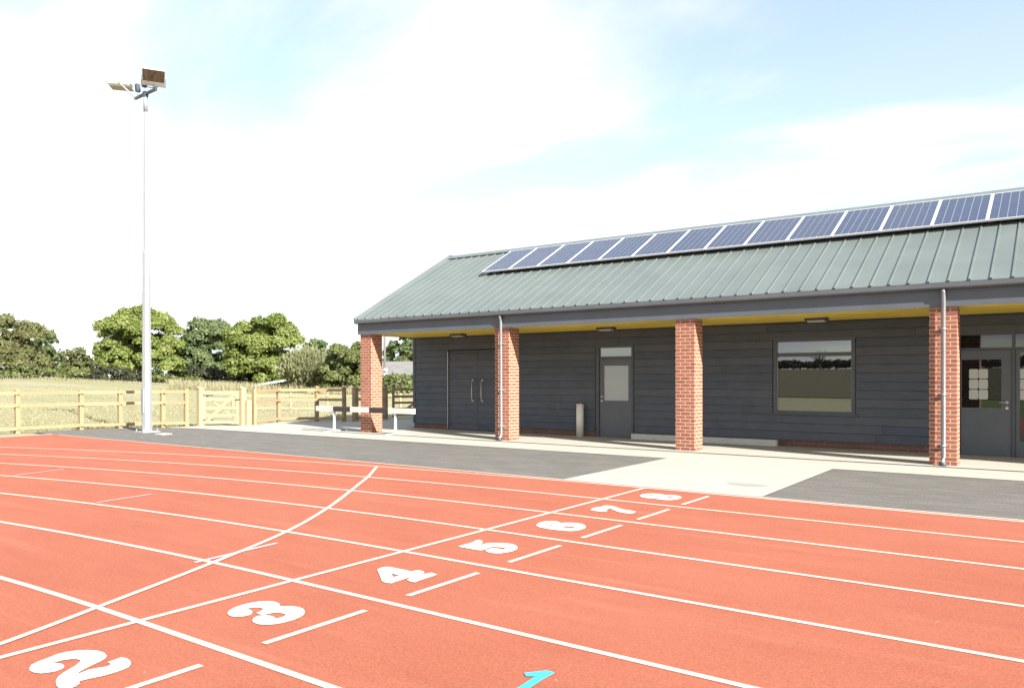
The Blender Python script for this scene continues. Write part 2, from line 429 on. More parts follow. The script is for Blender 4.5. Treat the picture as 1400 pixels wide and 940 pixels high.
struct(sm.build('lane_marks', M['line']))
tm = MB()
for a, e in (((-5.05, 4.66), (-5.16, 5.42)), ((-8.91, 5.25), (-9.14, 6.11)), ((-1.15, 3.55), (-1.22, 4.44))):
    tm.ribbon([a, ((a[0]+e[0])/2, (a[1]+e[1])/2), e], .045, .0095)
struct(tm.build('relay_marks', M['thin_line']))
NUM = {
 '2': [[(0.317,1.663),(0.267,1.694),(0.24,1.743),(0.23,1.79),(0.207,1.853),(0.211,1.896),(0.232,1.941),(0.277,1.985),(0.334,2.013),(0.396,2.02),(0.456,2.006),(0.496,1.979),(0.518,1.941),(0.533,1.898),(0.558,1.842),(0.581,1.8),(0.611,1.765),(0.603,1.795),(0.593,1.838),(0.605,1.88),(0.625,1.919),(0.619,1.944),(0.593,1.956),(0.563,1.957),(0.56,1.993),(0.552,2.039),(0.591,2.047),(0.646,2.039),(0.698,2.015),(0.733,1.981),(0.741,1.936),(0.746,1.889),(0.739,1.836),(0.726,1.799),(0.717,1.766),(0.714,1.736),(0.744,1.724),(0.767,1.693),(0.771,1.659),(0.742,1.632),(0.676,1.643),(0.616,1.666),(0.566,1.698),(0.527,1.741),(0.503,1.781),(0.476,1.828),(0.437,1.868),(0.411,1.887),(0.378,1.883),(0.351,1.864),(0.333,1.837),(0.329,1.803),(0.332,1.759),(0.345,1.779),(0.373,1.797),(0.412,1.797),(0.445,1.784),(0.464,1.761),(0.47,1.729),(0.459,1.7),(0.439,1.671),(0.398,1.656),(0.354,1.654)]],
 '3': [[(0.313,2.873),(0.272,2.917),(0.248,2.975),(0.239,3.045),(0.246,3.105),(0.266,3.157),(0.309,3.198),(0.362,3.215),(0.421,3.204),(0.475,3.17),(0.504,3.185),(0.534,3.212),(0.592,3.228),(0.649,3.222),(0.715,3.186),(0.76,3.136),(0.787,3.076),(0.793,3.012),(0.786,2.948),(0.763,2.899),(0.729,2.863),(0.68,2.843),(0.631,2.846),(0.587,2.865),(0.549,2.908),(0.535,2.944),(0.558,2.975),(0.593,2.996),(0.636,2.995),(0.682,2.976),(0.686,2.999),(0.684,3.038),(0.667,3.07),(0.631,3.08),(0.589,3.069),(0.562,3.046),(0.552,3.016),(0.548,2.982),(0.521,2.975),(0.47,2.981),(0.465,3.017),(0.448,3.051),(0.428,3.068),(0.394,3.069),(0.361,3.055),(0.345,3.029),(0.334,2.989),(0.363,3.0),(0.403,2.995),(0.436,2.978),(0.467,2.946),(0.474,2.915),(0.463,2.881),(0.437,2.854),(0.396,2.842),(0.356,2.849)]],
 '4': [[(0.283,4.272),(0.27,4.326),(0.273,4.371),(0.314,4.39),(0.374,4.389),(0.433,4.389),(0.491,4.388),(0.555,4.382),(0.561,4.424),(0.584,4.448),(0.637,4.44),(0.661,4.42),(0.671,4.384),(0.701,4.394),(0.709,4.447),(0.786,4.435),(0.795,4.363),(0.793,4.274),(0.796,4.211),(0.801,4.159),(0.765,4.152),(0.707,4.172),(0.699,4.193),(0.695,4.229),(0.666,4.216),(0.673,4.162),(0.673,4.105),(0.679,4.036),(0.639,4.021),(0.592,4.029),(0.556,4.051),(0.47,4.123),(0.378,4.196)],[(0.468,4.24),(0.503,4.245),(0.572,4.238),(0.562,4.208),(0.568,4.169)]],
 '5': [[(0.268,5.318),(0.269,5.401),(0.273,5.473),(0.262,5.55),(0.243,5.622),(0.253,5.658),(0.3,5.634),(0.35,5.583),(0.381,5.527),(0.406,5.408),(0.409,5.475),(0.403,5.545),(0.431,5.606),(0.484,5.65),(0.549,5.678),(0.618,5.683),(0.686,5.654),(0.746,5.594),(0.784,5.524),(0.796,5.442),(0.785,5.371),(0.757,5.314),(0.709,5.285),(0.656,5.28),(0.603,5.306),(0.57,5.339),(0.559,5.391),(0.577,5.43),(0.624,5.455),(0.682,5.439),(0.689,5.47),(0.686,5.499),(0.635,5.511),(0.591,5.506),(0.549,5.482),(0.531,5.45),(0.531,5.411),(0.549,5.357),(0.547,5.313),(0.522,5.3),(0.463,5.297),(0.398,5.303),(0.324,5.304)]],
 '6': [[(0.297,6.565),(0.247,6.672),(0.234,6.764),(0.25,6.829),(0.289,6.869),(0.343,6.886),(0.398,6.866),(0.441,6.823),(0.454,6.861),(0.493,6.9),(0.551,6.924),(0.624,6.923),(0.692,6.886),(0.755,6.818),(0.791,6.734),(0.798,6.646),(0.784,6.57),(0.747,6.518),(0.683,6.493),(0.608,6.485),(0.528,6.482),(0.449,6.493),(0.376,6.51)],[(0.533,6.663),(0.574,6.722),(0.643,6.733),(0.695,6.729),(0.677,6.664),(0.616,6.634)],[(0.33,6.696),(0.371,6.703),(0.411,6.7),(0.425,6.753),(0.437,6.647),(0.395,6.655)]],
 '7': [[(0.273,7.74),(0.248,7.864),(0.255,7.941),(0.282,7.996),(0.269,8.061),(0.287,8.1),(0.332,8.124),(0.402,8.099),(0.492,8.035),(0.573,7.986),(0.636,7.97),(0.697,7.957),(0.775,7.93),(0.795,7.849),(0.786,7.783),(0.726,7.774),(0.656,7.785),(0.584,7.82),(0.508,7.88),(0.447,7.932),(0.416,7.957),(0.421,7.897),(0.412,7.812),(0.474,7.8),(0.49,7.73),(0.451,7.702),(0.395,7.704),(0.338,7.705)]],
 '8': [[(0.267,9.047),(0.243,9.163),(0.261,9.252),(0.312,9.311),(0.376,9.342),(0.445,9.336),(0.52,9.291),(0.562,9.329),(0.627,9.344),(0.698,9.328),(0.779,9.234),(0.799,9.122),(0.788,9.031),(0.754,8.954),(0.702,8.917),(0.638,8.906),(0.569,8.931),(0.504,8.944),(0.431,8.926),(0.359,8.939)],[(0.343,9.091),(0.361,9.196),(0.435,9.174),(0.412,9.076)],[(0.595,9.098),(0.63,9.192),(0.699,9.175),(0.672,9.069)]],
 '1': [[(2.513,3.153),(2.589,3.249),(2.622,3.255),(2.643,3.245),(2.645,3.219),(2.64,3.147),(2.646,3.038),(2.659,2.791),(2.605,2.763),(2.595,3.001),(2.588,3.147),(2.547,3.122),(2.532,3.132)]],
}
nm = MB()
for k in '2345678': nm.poly(NUM[k], .0095)
struct(nm.build('lane_numbers', M['number']))
nb = MB(); nb.poly(NUM['1'], .0095)
struct(nb.build('blue_lane_number', M['blue']))

# asphalt apron, concrete slab and the concrete way across
SL = 13.66
a = MB()
a.box(-1.42+3.02, 60, OUT+.004, SL, -.08, 0.0)
a.poly([[(-19.55, OUT+.004), (-1.44, OUT+.004), (-1.44, SL), (-17.0, SL-.1), (-18.15, 13.3), (-18.9, 13.2), (-19.45, 12.2)]], 0.0)
struct(a.build('asphalt_apron', M['asphalt']))
s = MB()
s.poly([[(-18.25, 13.32), (-17.0, SL-.09), (-11.8, SL), (16, SL), (16, 14.93), (-13.9, 14.93), (-17.3, 15.2), (-18.2, 14.3)]], .006)
s.poly([[(-17.3, 15.2), (-13.9, 14.93), (-13.9, 15.09), (-11.95, 15.09), (-11.95, 24.2), (-13.6, 22.4), (-16.1, 20.6), (-15.9, 18.9), (-17.0, 18.2), (-17.75, 17.1), (-17.2, 15.6)]], .006)
s.poly([[(-11.95, 15.09), (16, 15.09), (16, 17.66), (-11.95, 17.66)]], .006)
struct(s.build('pavement', M['concrete']))
pth = MB(); pth.poly([[(-1.44, OUT+.004), (1.6, OUT+.004), (1.6, SL-.003), (-1.44, SL-.003)]], .006)
struct(pth.build('path', M['concrete']))
st = MB(); 
st.poly([[(1.05+.28*math.cos(t)*(1+.2*math.sin(3*t)), 10.9+.16*math.sin(t)) for t in [i*math.pi/9 for i in range(18)]]], .0085)
struct(st.build('path_stain', concrete('stained_concrete', (.27, .26, .22), 6)))
d = MB(); d.poly([[(-13.9, 14.93), (16, 14.93), (16, 15.09), (-13.9, 15.09)]], .0045)
struct(d.build('drain_channel', M['drain']))
kb = MB(); kb.bar((-18.25, -5, 0), (-18.25, 9.9, 0), .05, .03)
struct(kb.build('kerb', M['kerb']))
lawn = MB(); lawn.poly([[(0.5, -.4), (60, -.4), (60, -22.5), (0.5, -22.5)]], -.006)
struct(lawn.build('infield_lawn', M['lawn']))
soil = MB()
for x0_ in range(-70, 100, 10):
    soil.face([(x0_, -119, 3.02), (x0_+10, -119, 3.02), (x0_+10, -23.5, .06), (x0_, -23.5, .06)])
struct(soil.build('bare_field', M['soil']))

# ------------------------------------------------------------------ the clubhouse
X0, X1 = -11.72, 14.3
CF = 15.35; WY = 17.65; BY = 23.35; RY = 19.5; EY = 15.235; EZ = 3.218; SLOPE = .5425; SZ = 2.80
RZ = EZ + (RY-EY)*SLOPE
club = thing('clubhouse', 'long dark boarded clubhouse with green metal roof, brick pillars and open porch', 'building', (0, WY, 0))
def clad(mb, x0, x1, z0, z1, y, holes, rng, out=-1):
    """lapped boards on a wall facing -Y"""
    P = .187; k = 0; z = z0
    while z < z1-.005:
        zt = min(z+P, z1); zm = (z+zt)/2
        cuts = sorted([(a, e) for a, e, h0, h1 in holes if h0 < zm < h1])
        spans, cur = [], x0
        for a, e in cuts:
            if a > cur: spans.append((cur, a))
            cur = max(cur, e)
        if cur < x1: spans.append((cur, x1))
        for a, e in spans:
            xx = a
            while xx < e-.01:
                L = rng.uniform(1.8, 3.9); xe = e if e-xx < L+.7 else xx+L
                t = rng.random()
                w = .006 if xe < e else 0
                yb, yt = y-.026, y-.008
                zg = zt-.007
                mb.face([(xx, yb, z), (xe-w, yb, z), (xe-w, yt, zg), (xx, yt, zg)], None, t)
                mb.face([(xx, yt, zg), (xe-w, yt, zg), (xe-w, y-.001, zg-.002), (xx, y-.001, zg-.002)], None, t)
                mb.face([(xx, y+.0, z), (xe-w, y+.0, z), (xe-w, yb, z), (xx, yb, z)], None, t)
                mb.face([(xx, y, z), (xx, yb, z), (xx, yt, zt), (xx, y, zt)], None, t)
                mb.face([(xe-w, yb, z), (xe-w, y, z), (xe-w, y, zt), (xe-w, yt, zt)], None, t)
                xx = xe
        z = zt
HO = [(-10.34, -8.24, 0, 2.36), (-5.27, -4.13, 0, 2.40), (-.64, 1.13, .735, 2.44), (3.02, 7.0, 0, 2.46)]
rng = random.Random(4)
w = MB(); clad(w, X0, X1, .155, SZ+.02, WY, HO, rng)
# gable ends and back in plain boards: lapped strips
for xg, sg in ((X0, -1), (X1, 1)):
    z = .155
    while z < RZ-.12:
        zt = z+.187
        def yr(zz):
            if zz <= SZ: return (WY, BY)
            h = (zz-SZ)/(RZ-.06-SZ); return (CF+.06 + (RY-CF-.06)*h, BY+.3 - (BY+.3-RY)*h)
        a0, a1 = yr(z if z > SZ else zt if zt > SZ and False else z); b0, b1 = yr(zt)
        if z <= SZ < zt: b0, b1 = a0, a1
        t = rng.random()
        w.face([(xg+sg*.026, a0, z), (xg+sg*.026, a1, z), (xg+sg*.008, b1, zt), (xg+sg*.008, b0, zt)], None, t)
        w.face([(xg, a0, z), (xg, a1, z), (xg+sg*.026, a1, z), (xg+sg*.026, a0, z)], None, t)
        z = zt
w.box(X0-.03, X0+.06, WY-.03, WY+.04, .155, SZ+.02, .6)      # corner board
w.build('wall', M['boards'], club)
core = MB()
core.box(X0+.01, X1-.01, WY+.12, BY, .0, SZ+.3)
def solid_between(mb, x0, x1, z0, z1): mb.box(x0, x1, WY+.001, WY+.118, z0, z1)
cur = X0+.01
for a_, e_, h0, h1 in HO:
    solid_between(core, cur, a_, .155, SZ+.1); solid_between(core, a_, e_, h1, SZ+.1)
    if h0 > .2: solid_between(core, a_, e_, .155, h0)
    cur = e_
solid_between(core, cur, X1-.01, .155, SZ+.1)
core.build('wall_core', M['interior'], club)
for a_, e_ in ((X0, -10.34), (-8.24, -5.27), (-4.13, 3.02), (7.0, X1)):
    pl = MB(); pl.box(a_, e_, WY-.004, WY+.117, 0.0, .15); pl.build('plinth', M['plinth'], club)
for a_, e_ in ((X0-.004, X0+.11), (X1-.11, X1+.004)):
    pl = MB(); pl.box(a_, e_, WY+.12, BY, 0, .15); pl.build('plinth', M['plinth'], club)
so = MB()
so.face([(X0, CF-.02, SZ), (X0, BY, SZ), (X1, BY, SZ), (X1, CF-.02, SZ)])
so.build('soffit', M['soffit'], club)
fa = MB()
fa.box(X0-.015, X1+.02, CF-.05, CF-.022, SZ-.005, 3.15)
fb = MB(); fb.box(X0-.015, X1+.02, BY+.30, BY+.33, SZ-.005, 3.1); fb.build('fascia', M['fascia'], club)
fa.box(X0-.016, X0+.012, CF-.021, WY-.04, SZ-.006, SZ+.03)
fa.build('fascia', M['fascia'], club)
gu = MB()
gy0, gy1 = CF-.165, CF-.052
prof = [(gy1, 3.205), (gy1, 3.115), (gy1-.03, 3.095), (gy0+.03, 3.10), (gy0, 3.125), (gy0, 3.205), (gy0+.012, 3.205), (gy0+.012, 3.13), (gy1-.012, 3.12), (gy1-.012, 3.205)]
for (ya, za), (yb, zb) in zip(prof, prof[1:]+prof[:1]):
    gu.face([(X0-.05, ya, za), (X1+.05, ya, za), (X1+.05, yb, zb), (X0-.05, yb, zb)])
gu.face([(X0-.05, y, z) for y, z in prof[:6]]); gu.face([(X1+.05, y, z) for y, z in prof[:6]][::-1])
gu.build('gutter', M['gutter'], club)
# roof sheet with trapezoid ribs every 0.315 m
rf = MB(); ef = MB(); rfil = MB()
RP = .315; xr = X0-.03
def rz(y): return EZ + (y-EY)*SLOPE if y <= RY else RZ - (y-RY)*SLOPE
nx, nz_ = -SLOPE/math.hypot(1, SLOPE), 1/math.hypot(1, SLOPE)
def roof_pts(x, h, side):
    o = Vector((0, nx*h*side, nz_*h))
    ye, yr_ = (EY, RY) if side > 0 else (2*RY-EY, RY)
    return Vector((x, ye, EZ)) + o, Vector((x, yr_, RZ)) + o
ribs = []
x = 4.08 - RP*60
while x < X1+.1:
    if x > X0+.02: ribs.append(x)
    x += RP
profile = [(X0-.03, 0)]
for r in ribs:
    profile += [(r-.017, 0), (r-.014, .021), (r+.014, .021), (r+.017, 0)]
profile.append((X1+.05, 0))
for side in (1, -1):
    for (xa, ha), (xb, hb) in zip(profile, profile[1:]):
        a0, a1 = roof_pts(xa, ha, side); b0, b1 = roof_pts(xb, hb, side)
        rf.face([a0, b0, b1, a1] if side > 0 else [b0, a0, a1, b1], None, .5)
        # underside thickness strip at the eave
        d = Vector((0, 0, -.006)); rf.face([a0+d, b0+d, b0, a0])
roof = rf.build('roof', M['roof'], club)
for r in ribs:
    ef = MB(); o = .006*Vector((0, -1, -SLOPE)).normalized()
    q = [roof_pts(r+dx, h, 1)[0] + Vector((0, .004, .002)) for dx, h in ((-.018, .001), (.018, .001), (.015, .025), (-.015, .025))]
    ef.face(q); ef.obox((r, EY-.004, EZ+.010), (.022, 0, 0), (0, .006, 0), (0, 0, .015)); sub(ef, 'rib_end_cap', M['black'], roof)
rc = MB()
for side in (1, -1):
    o = Vector((0, nx*side*.040, nz_*.040))
    t0 = Vector((0, RY, RZ)) + o; t1 = Vector((0, RY-side*.20, RZ-.20*SLOPE)) + o
    l0, l1 = Vector((X0-.05, 0, 0)), Vector((X1+.06, 0, 0))
    apex = Vector((0, RY, RZ+.052)); 
    rc.face([apex+l0, t1+l0, t1+l1, apex+l1] if side > 0 else [apex+l1, t1+l1, t1+l0, apex+l0])
    dn = Vector((0, -nx*side*.012, -nz_*.012)); rc.face([t1+l0, t1+dn+l0, t1+dn+l1, t1+l1])
sub(rc, 'ridge_cap', M['ridge'], roof)
for i, r in enumerate(ribs[:-1]):
    m_ = (r + ribs[i+1])/2; o = Vector((0, nx*.010, nz_*.012))
    if m_ > -8.6: continue
    rfil = MB(); rfil.obox(Vector((m_, RY-.205, RZ-.205*SLOPE))+o, (.115, 0, 0), (0, .004, 0), (0, 0, .009)); sub(rfil, 'ridge_filler', M['black'], roof)
for xg, sg in ((X0-.045, -1), (X1+.06, 1)):
    vt = MB()
    for side in (1, -1):
        e0 = Vector((xg, EY-.02 if side > 0 else 2*RY-EY+.02, EZ-.03)); r0 = Vector((xg, RY, RZ+.02))
        vt.bar(e0, r0, .05, .15, up=(0, 0, 1))
    sub(vt, 'verge_trim', M['ridge'], roof)

# brick pillars
def uvbox(mb, x0, x1, y0, y1, z0, z1):
    mb.box(x0, x1, y0, y1, z0, z1)
PW = .43
for px in (-11.67, -6.84, -2.0, 2.83, 7.66, 12.49):
    pb = MB(); uvbox(pb, px, px+PW, CF, CF+PW, 0, SZ-.001)
    pil = pb.build('brick_pillar', M['brick'], club)
# downpipes
for px in (-6.60, 3.06):
    dp = MB(); y = CF-.082
    dp.tube([(px, CF-.11, 3.10), (px, CF-.11, 3.05), (px, y, 2.98), (px, y, .16), (px, y-.02, .08), (px, y-.07, .03)], .036, 14)
    o = dp.build('downpipe', M['pipe'], club)
    for z in (2.4, 1.25, .35):
        br = MB(); br.box(px-.055, px+.055, y+.028, CF-.002, z-.02, z+.02); br.tube([(px, y, z-.02), (px, y, z+.02)], .041, 14)
        sub(br, 'pipe_bracket', M['pipe'], o)
    gl = MB(); gl.tube([(px, y-.06, .0), (px, y-.06, .075)], [.062, .055], 14)
    sub(gl, 'gully', M['steel_dark'], o)

# double doors clad in the same boards
for (a_, e_), hx in (((-10.30, -9.205), -9.37), ((-9.195, -8.28), -9.02)):
    db = MB(); clad(db, a_, e_, .02, 2.33, WY+.012, [], rng)
    db.box(a_+.001, e_-.001, WY+.0125, WY+.06, .02, 2.33)
    dr = db.build('boarded_door', M['boards'], club)
    hb = MB(); y = WY-.075
    hb.tube([(hx, WY-.012, .88), (hx, y, .88), (hx, y, 1.48), (hx, WY-.012, 1.48)], .013, 10)
    for z in (.88, 1.48): hb.tube([(hx, WY-.018, z), (hx, WY-.008, z)], .028, 12)
    sub(hb, 'pull_handle', M['steel'], dr)
jb = MB()
jb.box(-10.338, -10.303, WY-.034, WY+.10, 0.0, 2.358); jb.box(-8.277, -8.242, WY-.034, WY+.10, 0.0, 2.358); jb.box(-10.302, -8.278, WY-.010, WY+.10, 2.332, 2.358)
jf = jb.build('door_frame', M['frame'], club)
js = MB(); js.box(-10.33, -10.312, WY-.042, WY-.0345, .03, 2.33)
sub(js, 'edge_strip', M['steel'], jf)

# glazed single door with a light over it
a_, e_ = -5.25, -4.15
f = MB()
f.box(a_, a_+.10, WY-.02, WY+.10, 0, 2.40); f.box(e_-.06, e_, WY-.02, WY+.10, 0, 2.40)
f.box(a_+.10, e_-.06, WY-.018, WY+.10, 2.33, 2.398); f.box(a_+.10, e_-.06, WY-.016, WY+.10, 2.045, 2.105)
fr = f.build('door_frame', M['frame'], club)
tp = MB(); tp.box(a_+.101, e_-.061, WY+.03, WY+.045, 2.106, 2.329); sub(tp, 'transom_pane', M['glass'], fr)
dx0, dx1 = a_+.108, e_-.068
db = MB(); gx0, gx1, gz0, gz1 = -5.02, -4.31, .96, 1.865
db.box(dx0, gx0, WY+.012, WY+.06, .01, 2.04); db.box(gx1, dx1, WY+.012, WY+.06, .01, 2.04)
db.box(gx0, gx1, WY+.012, WY+.06, .01, gz0); db.box(gx0, gx1, WY+.012, WY+.06, gz1, 2.04)
dr = db.build('glazed_door', M['door'], club)
gp = MB(); gp.box(gx0, gx1, WY+.03, WY+.04, gz0, gz1); sub(gp, 'door_pane', M['glass_frost'], dr)
hd = MB(); hx = dx0+.06
hd.tube([(hx, WY+.01, 1.06), (hx, WY-.045, 1.06), (hx+.12, WY-.045, 1.06)], .011, 10)
hd.tube([(hx, WY+.012, 1.06), (hx, WY+.004, 1.06)], .026, 14); sub(hd, 'handle', M['steel'], dr)
hd = MB(); hd.tube([(hx, WY+.012, .95), (hx, WY+.004, .95)], .024, 14); sub(hd, 'lock', M['steel'], dr)
kp = MB(); kp.box(dx0+.03, dx1-.03, WY+.0095, WY+.0125, .03, .2); sub(kp, 'kick_plate', M['door'], dr)

# the wide window
a_, e_, h0, h1 = -.62, 1.12, .745, 2.43
f = MB(); t = .075
f.box(a_, a_+t, WY-.030, WY+.10, h0, h1); f.box(e_-t, e_, WY-.030, WY+.10, h0, h1)
f.box(a_+t, e_-t, WY-.028, WY+.10, h1-t, h1-.002); f.box(a_+t, e_-t, WY-.028, WY+.10, h0+.002, h0+.06)
f.box(a_+t, e_-t, WY-.010, WY+.10, 2.02, 2.105)
wn = f.build('window', M['frame'], club)
for z0, z1 in ((2.106, h1-t-.001), (h0+.061, 2.019)):
    gp = MB(); gp.box(a_+t+.001, e_-t-.001, WY+.035, WY+.05, z0, z1); sub(gp, 'pane', M['glass'], wn)
for z0, z1 in ((2.106, h1-t), (h0+.06, 2.02)):
    for xa_, xb_ in ((a_+t, a_+t+.012), (e_-t-.012, e_-t)):
        bd = MB(); bd.box(xa_, xb_, WY+.015, WY+.034, z0, z1); sub(bd, 'glazing_bead', M['galv'], wn)
sl = MB(); sl.box(a_-.05, e_+.05, WY-.06, WY-.001, h0-.03, h0); sub(sl, 'sill', M['frame'], wn)

# entrance screen: doors, fixed lights over them, notices on the glass
f = MB(); ex0, ex1 = 3.03, 6.98
posts = [3.03, 3.955, 5.0, 6.03, 6.93]
for px in posts: f.box(px, px+.055, WY-.02, WY+.10, 0, 2.45)
for pa, pb_ in zip(posts, posts[1:]):
    f.box(pa+.055, pb_, WY-.018, WY+.10, 2.385, 2.448); f.box(pa+.055, pb_, WY-.016, WY+.10, 2.09, 2.135)
fr = f.build('entrance_frame', M['frame'], club)
for pa, pb_ in zip(posts, posts[1:]):
    tp = MB(); tp.box(pa+.056, pb_-.001, WY+.03, WY+.045, 2.136, 2.384); sub(tp, 'fanlight_pane', M['glass_dark'], fr)
for i, (pa, pb_) in enumerate(zip(posts, posts[1:])):
    x0, x1 = pa+.06, pb_-.005
    low = .95 if i in (0, 3) else .31
    s_ = .09 if i == 0 else .06
    db = MB()
    hi = 1.90 if i in (0, 3) else 2.03
    gx0, gx1 = x0+.07, x1-(.17 if i == 0 else .07)
    if i == 0: gx0 = x0+.02
    db.box(x0, gx0, WY+.012, WY+.06, .01, 2.085); db.box(gx1, x1, WY+.012, WY+.06, .01, 2.085)
    db.box(gx0, gx1, WY+.012, WY+.06, .01, low); db.box(gx0, gx1, WY+.012, WY+.06, hi, 2.085)
    dr = db.build('entrance_door', M['door'], club)
    gp = MB(); gp.box(gx0, gx1, WY+.03, WY+.04, low, hi); sub(gp, 'door_pane', M['glass_dark'], dr)
    nx0 = 3.235 if i == 0 else 4.07 if i == 1 else None
    if nx0:
        for r in range(3):
            for c in range(2):
                q = MB(); w_, h_ = .158, .19; xa = nx0+c*.164; za = 1.115+r*.205; k = .018
                pts = [(xa+k, za), (xa+w_-k, za), (xa+w_, za+k), (xa+w_, za+h_-k), (xa+w_-k, za+h_), (xa+k, za+h_), (xa, za+h_-k), (xa, za+k)]
                y0, y1 = WY+.0245, WY+.0295
                q.face([(x_, y0, z_) for x_, z_ in pts])
                for (xa_, za_), (xb_, zb_) in zip(pts, pts[1:]+pts[:1]): q.face([(xa_, y1, za_), (xb_, y1, zb_), (xb_, y0, zb_), (xa_, y0, za_)])
                sub(q, 'notice', M['notice'], dr)
    if i in (0, 3):
        hd = MB(); hx = x1-.075 if i == 0 else x0+.075; sg = -1 if i == 0 else 1
        hd.tube([(hx, WY+.01, 1.06), (hx, WY-.045, 1.06), (hx+sg*.13, WY-.045, 1.06)], .011, 10)
        hd.tube([(hx, WY+.012, 1.06), (hx, WY+.003, 1.06)], .027, 14)
        sub(hd, 'handle', M['steel'], dr)
        hd = MB(); hd.tube([(hx, WY+.012, .95), (hx, WY+.003, .95)], .027, 14); sub(hd, 'lock', M['steel'], dr)

# bulkhead lights under the porch ceiling
LL = {-9.2: 'bulkhead light under the porch ceiling above the boarded double doors',
      -4.45: 'bulkhead light under the porch ceiling above the grey glazed door',
      .55: 'bulkhead light under the porch ceiling above the wide window'}
first = None
for lx, lab in LL.items():
    if first is None:
        first = t = thing('porch_light', lab, 'light', (lx, 16.75, SZ), 'bulkhead lights along the porch ceiling')
        q = MB(); q.box(lx-.22, lx+.22, 16.64, 16.86, SZ-.055, SZ-.001); q.build('light_body', M['steel_dark'], t)
        q = MB(); q.box(lx-.17, lx+.17, 16.66, 16.84, SZ-.085, SZ-.0555); q.build('diffuser', M['notice'], t)
    else:
        t = copy_tree(first); t.location = (lx, 16.75, SZ); t['label'] = lab

# solar panels along the top of the roof slope
PP = .963
sdir = Vector((0, 1, SLOPE)).normalized(); snor = Vector((0, -SLOPE, 1)).normalized()
ordn = ['first', 'second', 'third', 'fourth', 'fifth', 'sixth', 'seventh', 'eighth', 'ninth', 'tenth', 'eleventh', 'twelfth', 'thirteenth']
proto = None
for i in range(16):
    px = -8.97 + PP*i
    lab = ('blue solar panel at the left end of the roof row, beside bare green roof' if i == 0 else
           f'blue solar panel with pale frame, {ordn[i]} of the roof row from the left end' if i < 13 else
           'blue solar panel cut by the right edge of the photo' if i == 13 else 'blue solar panel further right along the roof row, out of the photo')
    if proto is None:
        b0 = Vector((px, 17.60, rz(17.60))) + snor*.10
        proto = t = thing('solar_panel', lab, 'solar panel', tuple(b0), 'solar panels in a row on the clubhouse roof')
        ww, ll = .955, 1.66
        fr = MB(); X = Vector((1, 0, 0))
        def pb(x0, x1, l0, l1, h0, h1): fr.obox(b0 + X*(x0+x1)/2 + sdir*(l0+l1)/2 + snor*(h0+h1)/2, X*(x1-x0)/2, sdir*(l1-l0)/2, snor*(h1-h0)/2)
        e = .024
        pb(0, e, 0, ll, 0, .04); pb(ww-e, ww, 0, ll, 0, .04); pb(e, ww-e, 0, e, 0, .0395); pb(e, ww-e, ll-e, ll, 0, .0395)
        fr.build('panel_frame', M['panel_frame'], t)
        c = MB(); z_ = snor*.034
        c.face([b0+z_+X*e+sdir*e, b0+z_+X*(ww-e)+sdir*e, b0+z_+X*(ww-e)+sdir*(ll-e), b0+z_+X*e+sdir*(ll-e)], [(0, 0), (6, 0), (6, 10), (0, 10)])
        c.face([b0+z_*.1+X*e+sdir*e, b0+z_*.1+X*e+sdir*(ll-e), b0+z_*.1+X*(ww-e)+sdir*(ll-e), b0+z_*.1+X*(ww-e)+sdir*e], [(.01, .01)]*4)
        c.build('solar_cells', M['cells'], t)
        r = MB()
        for l in (.25, 1.35): r.obox(b0 + X*ww/2 + sdir*l - snor*.032, X*(PP/2), sdir*.02, snor*.03)
        r.build('mounting_rail', M['galv'], t)
    else:
        t = copy_tree(proto); t.location = (px, proto.location.y, proto.location.z); t['label'] = lab

# ------------------------------------------------------------------ things on the slab
bx, by = -5.62, 17.45
t = thing('ash_bin', 'slim cream metal cylinder bin standing against the dark wall beside the glazed door', 'bin', (bx, by, .006))
q = MB(); q.tube([(bx, by, .012), (bx, by, .86)], .098, 28); q.build('bin_body', M['bin'], t)
q = MB(); q.tube([(bx, by, .006), (bx, by, .0118)], .115, 28); q.build('base_plate', M['steel'], t)
q = MB(); q.tube([(bx, by, .8605), (bx, by, .872)], [.103, .09], 28); q.tube([(bx+.03, by, .8725), (bx+.03, by, .93)], .006, 8); q.build('lid', M['steel'], t)
q = MB(); q.box(-4.10, -.48, 17.40, 17.53, .008, .145)
o = q.build('timber_beam', M['white_paint'], None, (-2.3, 17.46, .006)); tag(o, 'long pale beam lying along the foot of the wall, partly behind a brick pillar', 'beam')

# steeplechase barrier in front of the end pillar
hb = (-11.35, 15.15)
t = thing('steeplechase_barrier', 'black and white striped barrier beam on two steel legs before the end pillar', 'barrier', (hb[0], hb[1], .006))
joints = [-13.30, -12.55, -11.83, -11.06, -10.32, -9.42]
for i, (a_, e_) in enumerate(zip(joints, joints[1:])):
    q = MB(); q.box(a_+.0005, e_-.0005, hb[1]-.064, hb[1]+.064, .585, .73)
    q.build('white_section' if i % 2 == 0 else 'dark_section', M['white_paint'] if i % 2 == 0 else M['dark_paint'], t)
for lx in (-12.56, -10.10):
    q = MB()
    q.tube([(lx, hb[1], .05), (lx, hb[1], .584)], [.058, .042], 4, smooth=False); q.box(lx-.035, lx+.035, hb[1]-.42, hb[1]+.42, .008, .0495)
    q.box(lx-.045, lx+.045, hb[1]-.0655, hb[1]-.0645, .55, .60)
    q.build('leg', M['galv'], t)

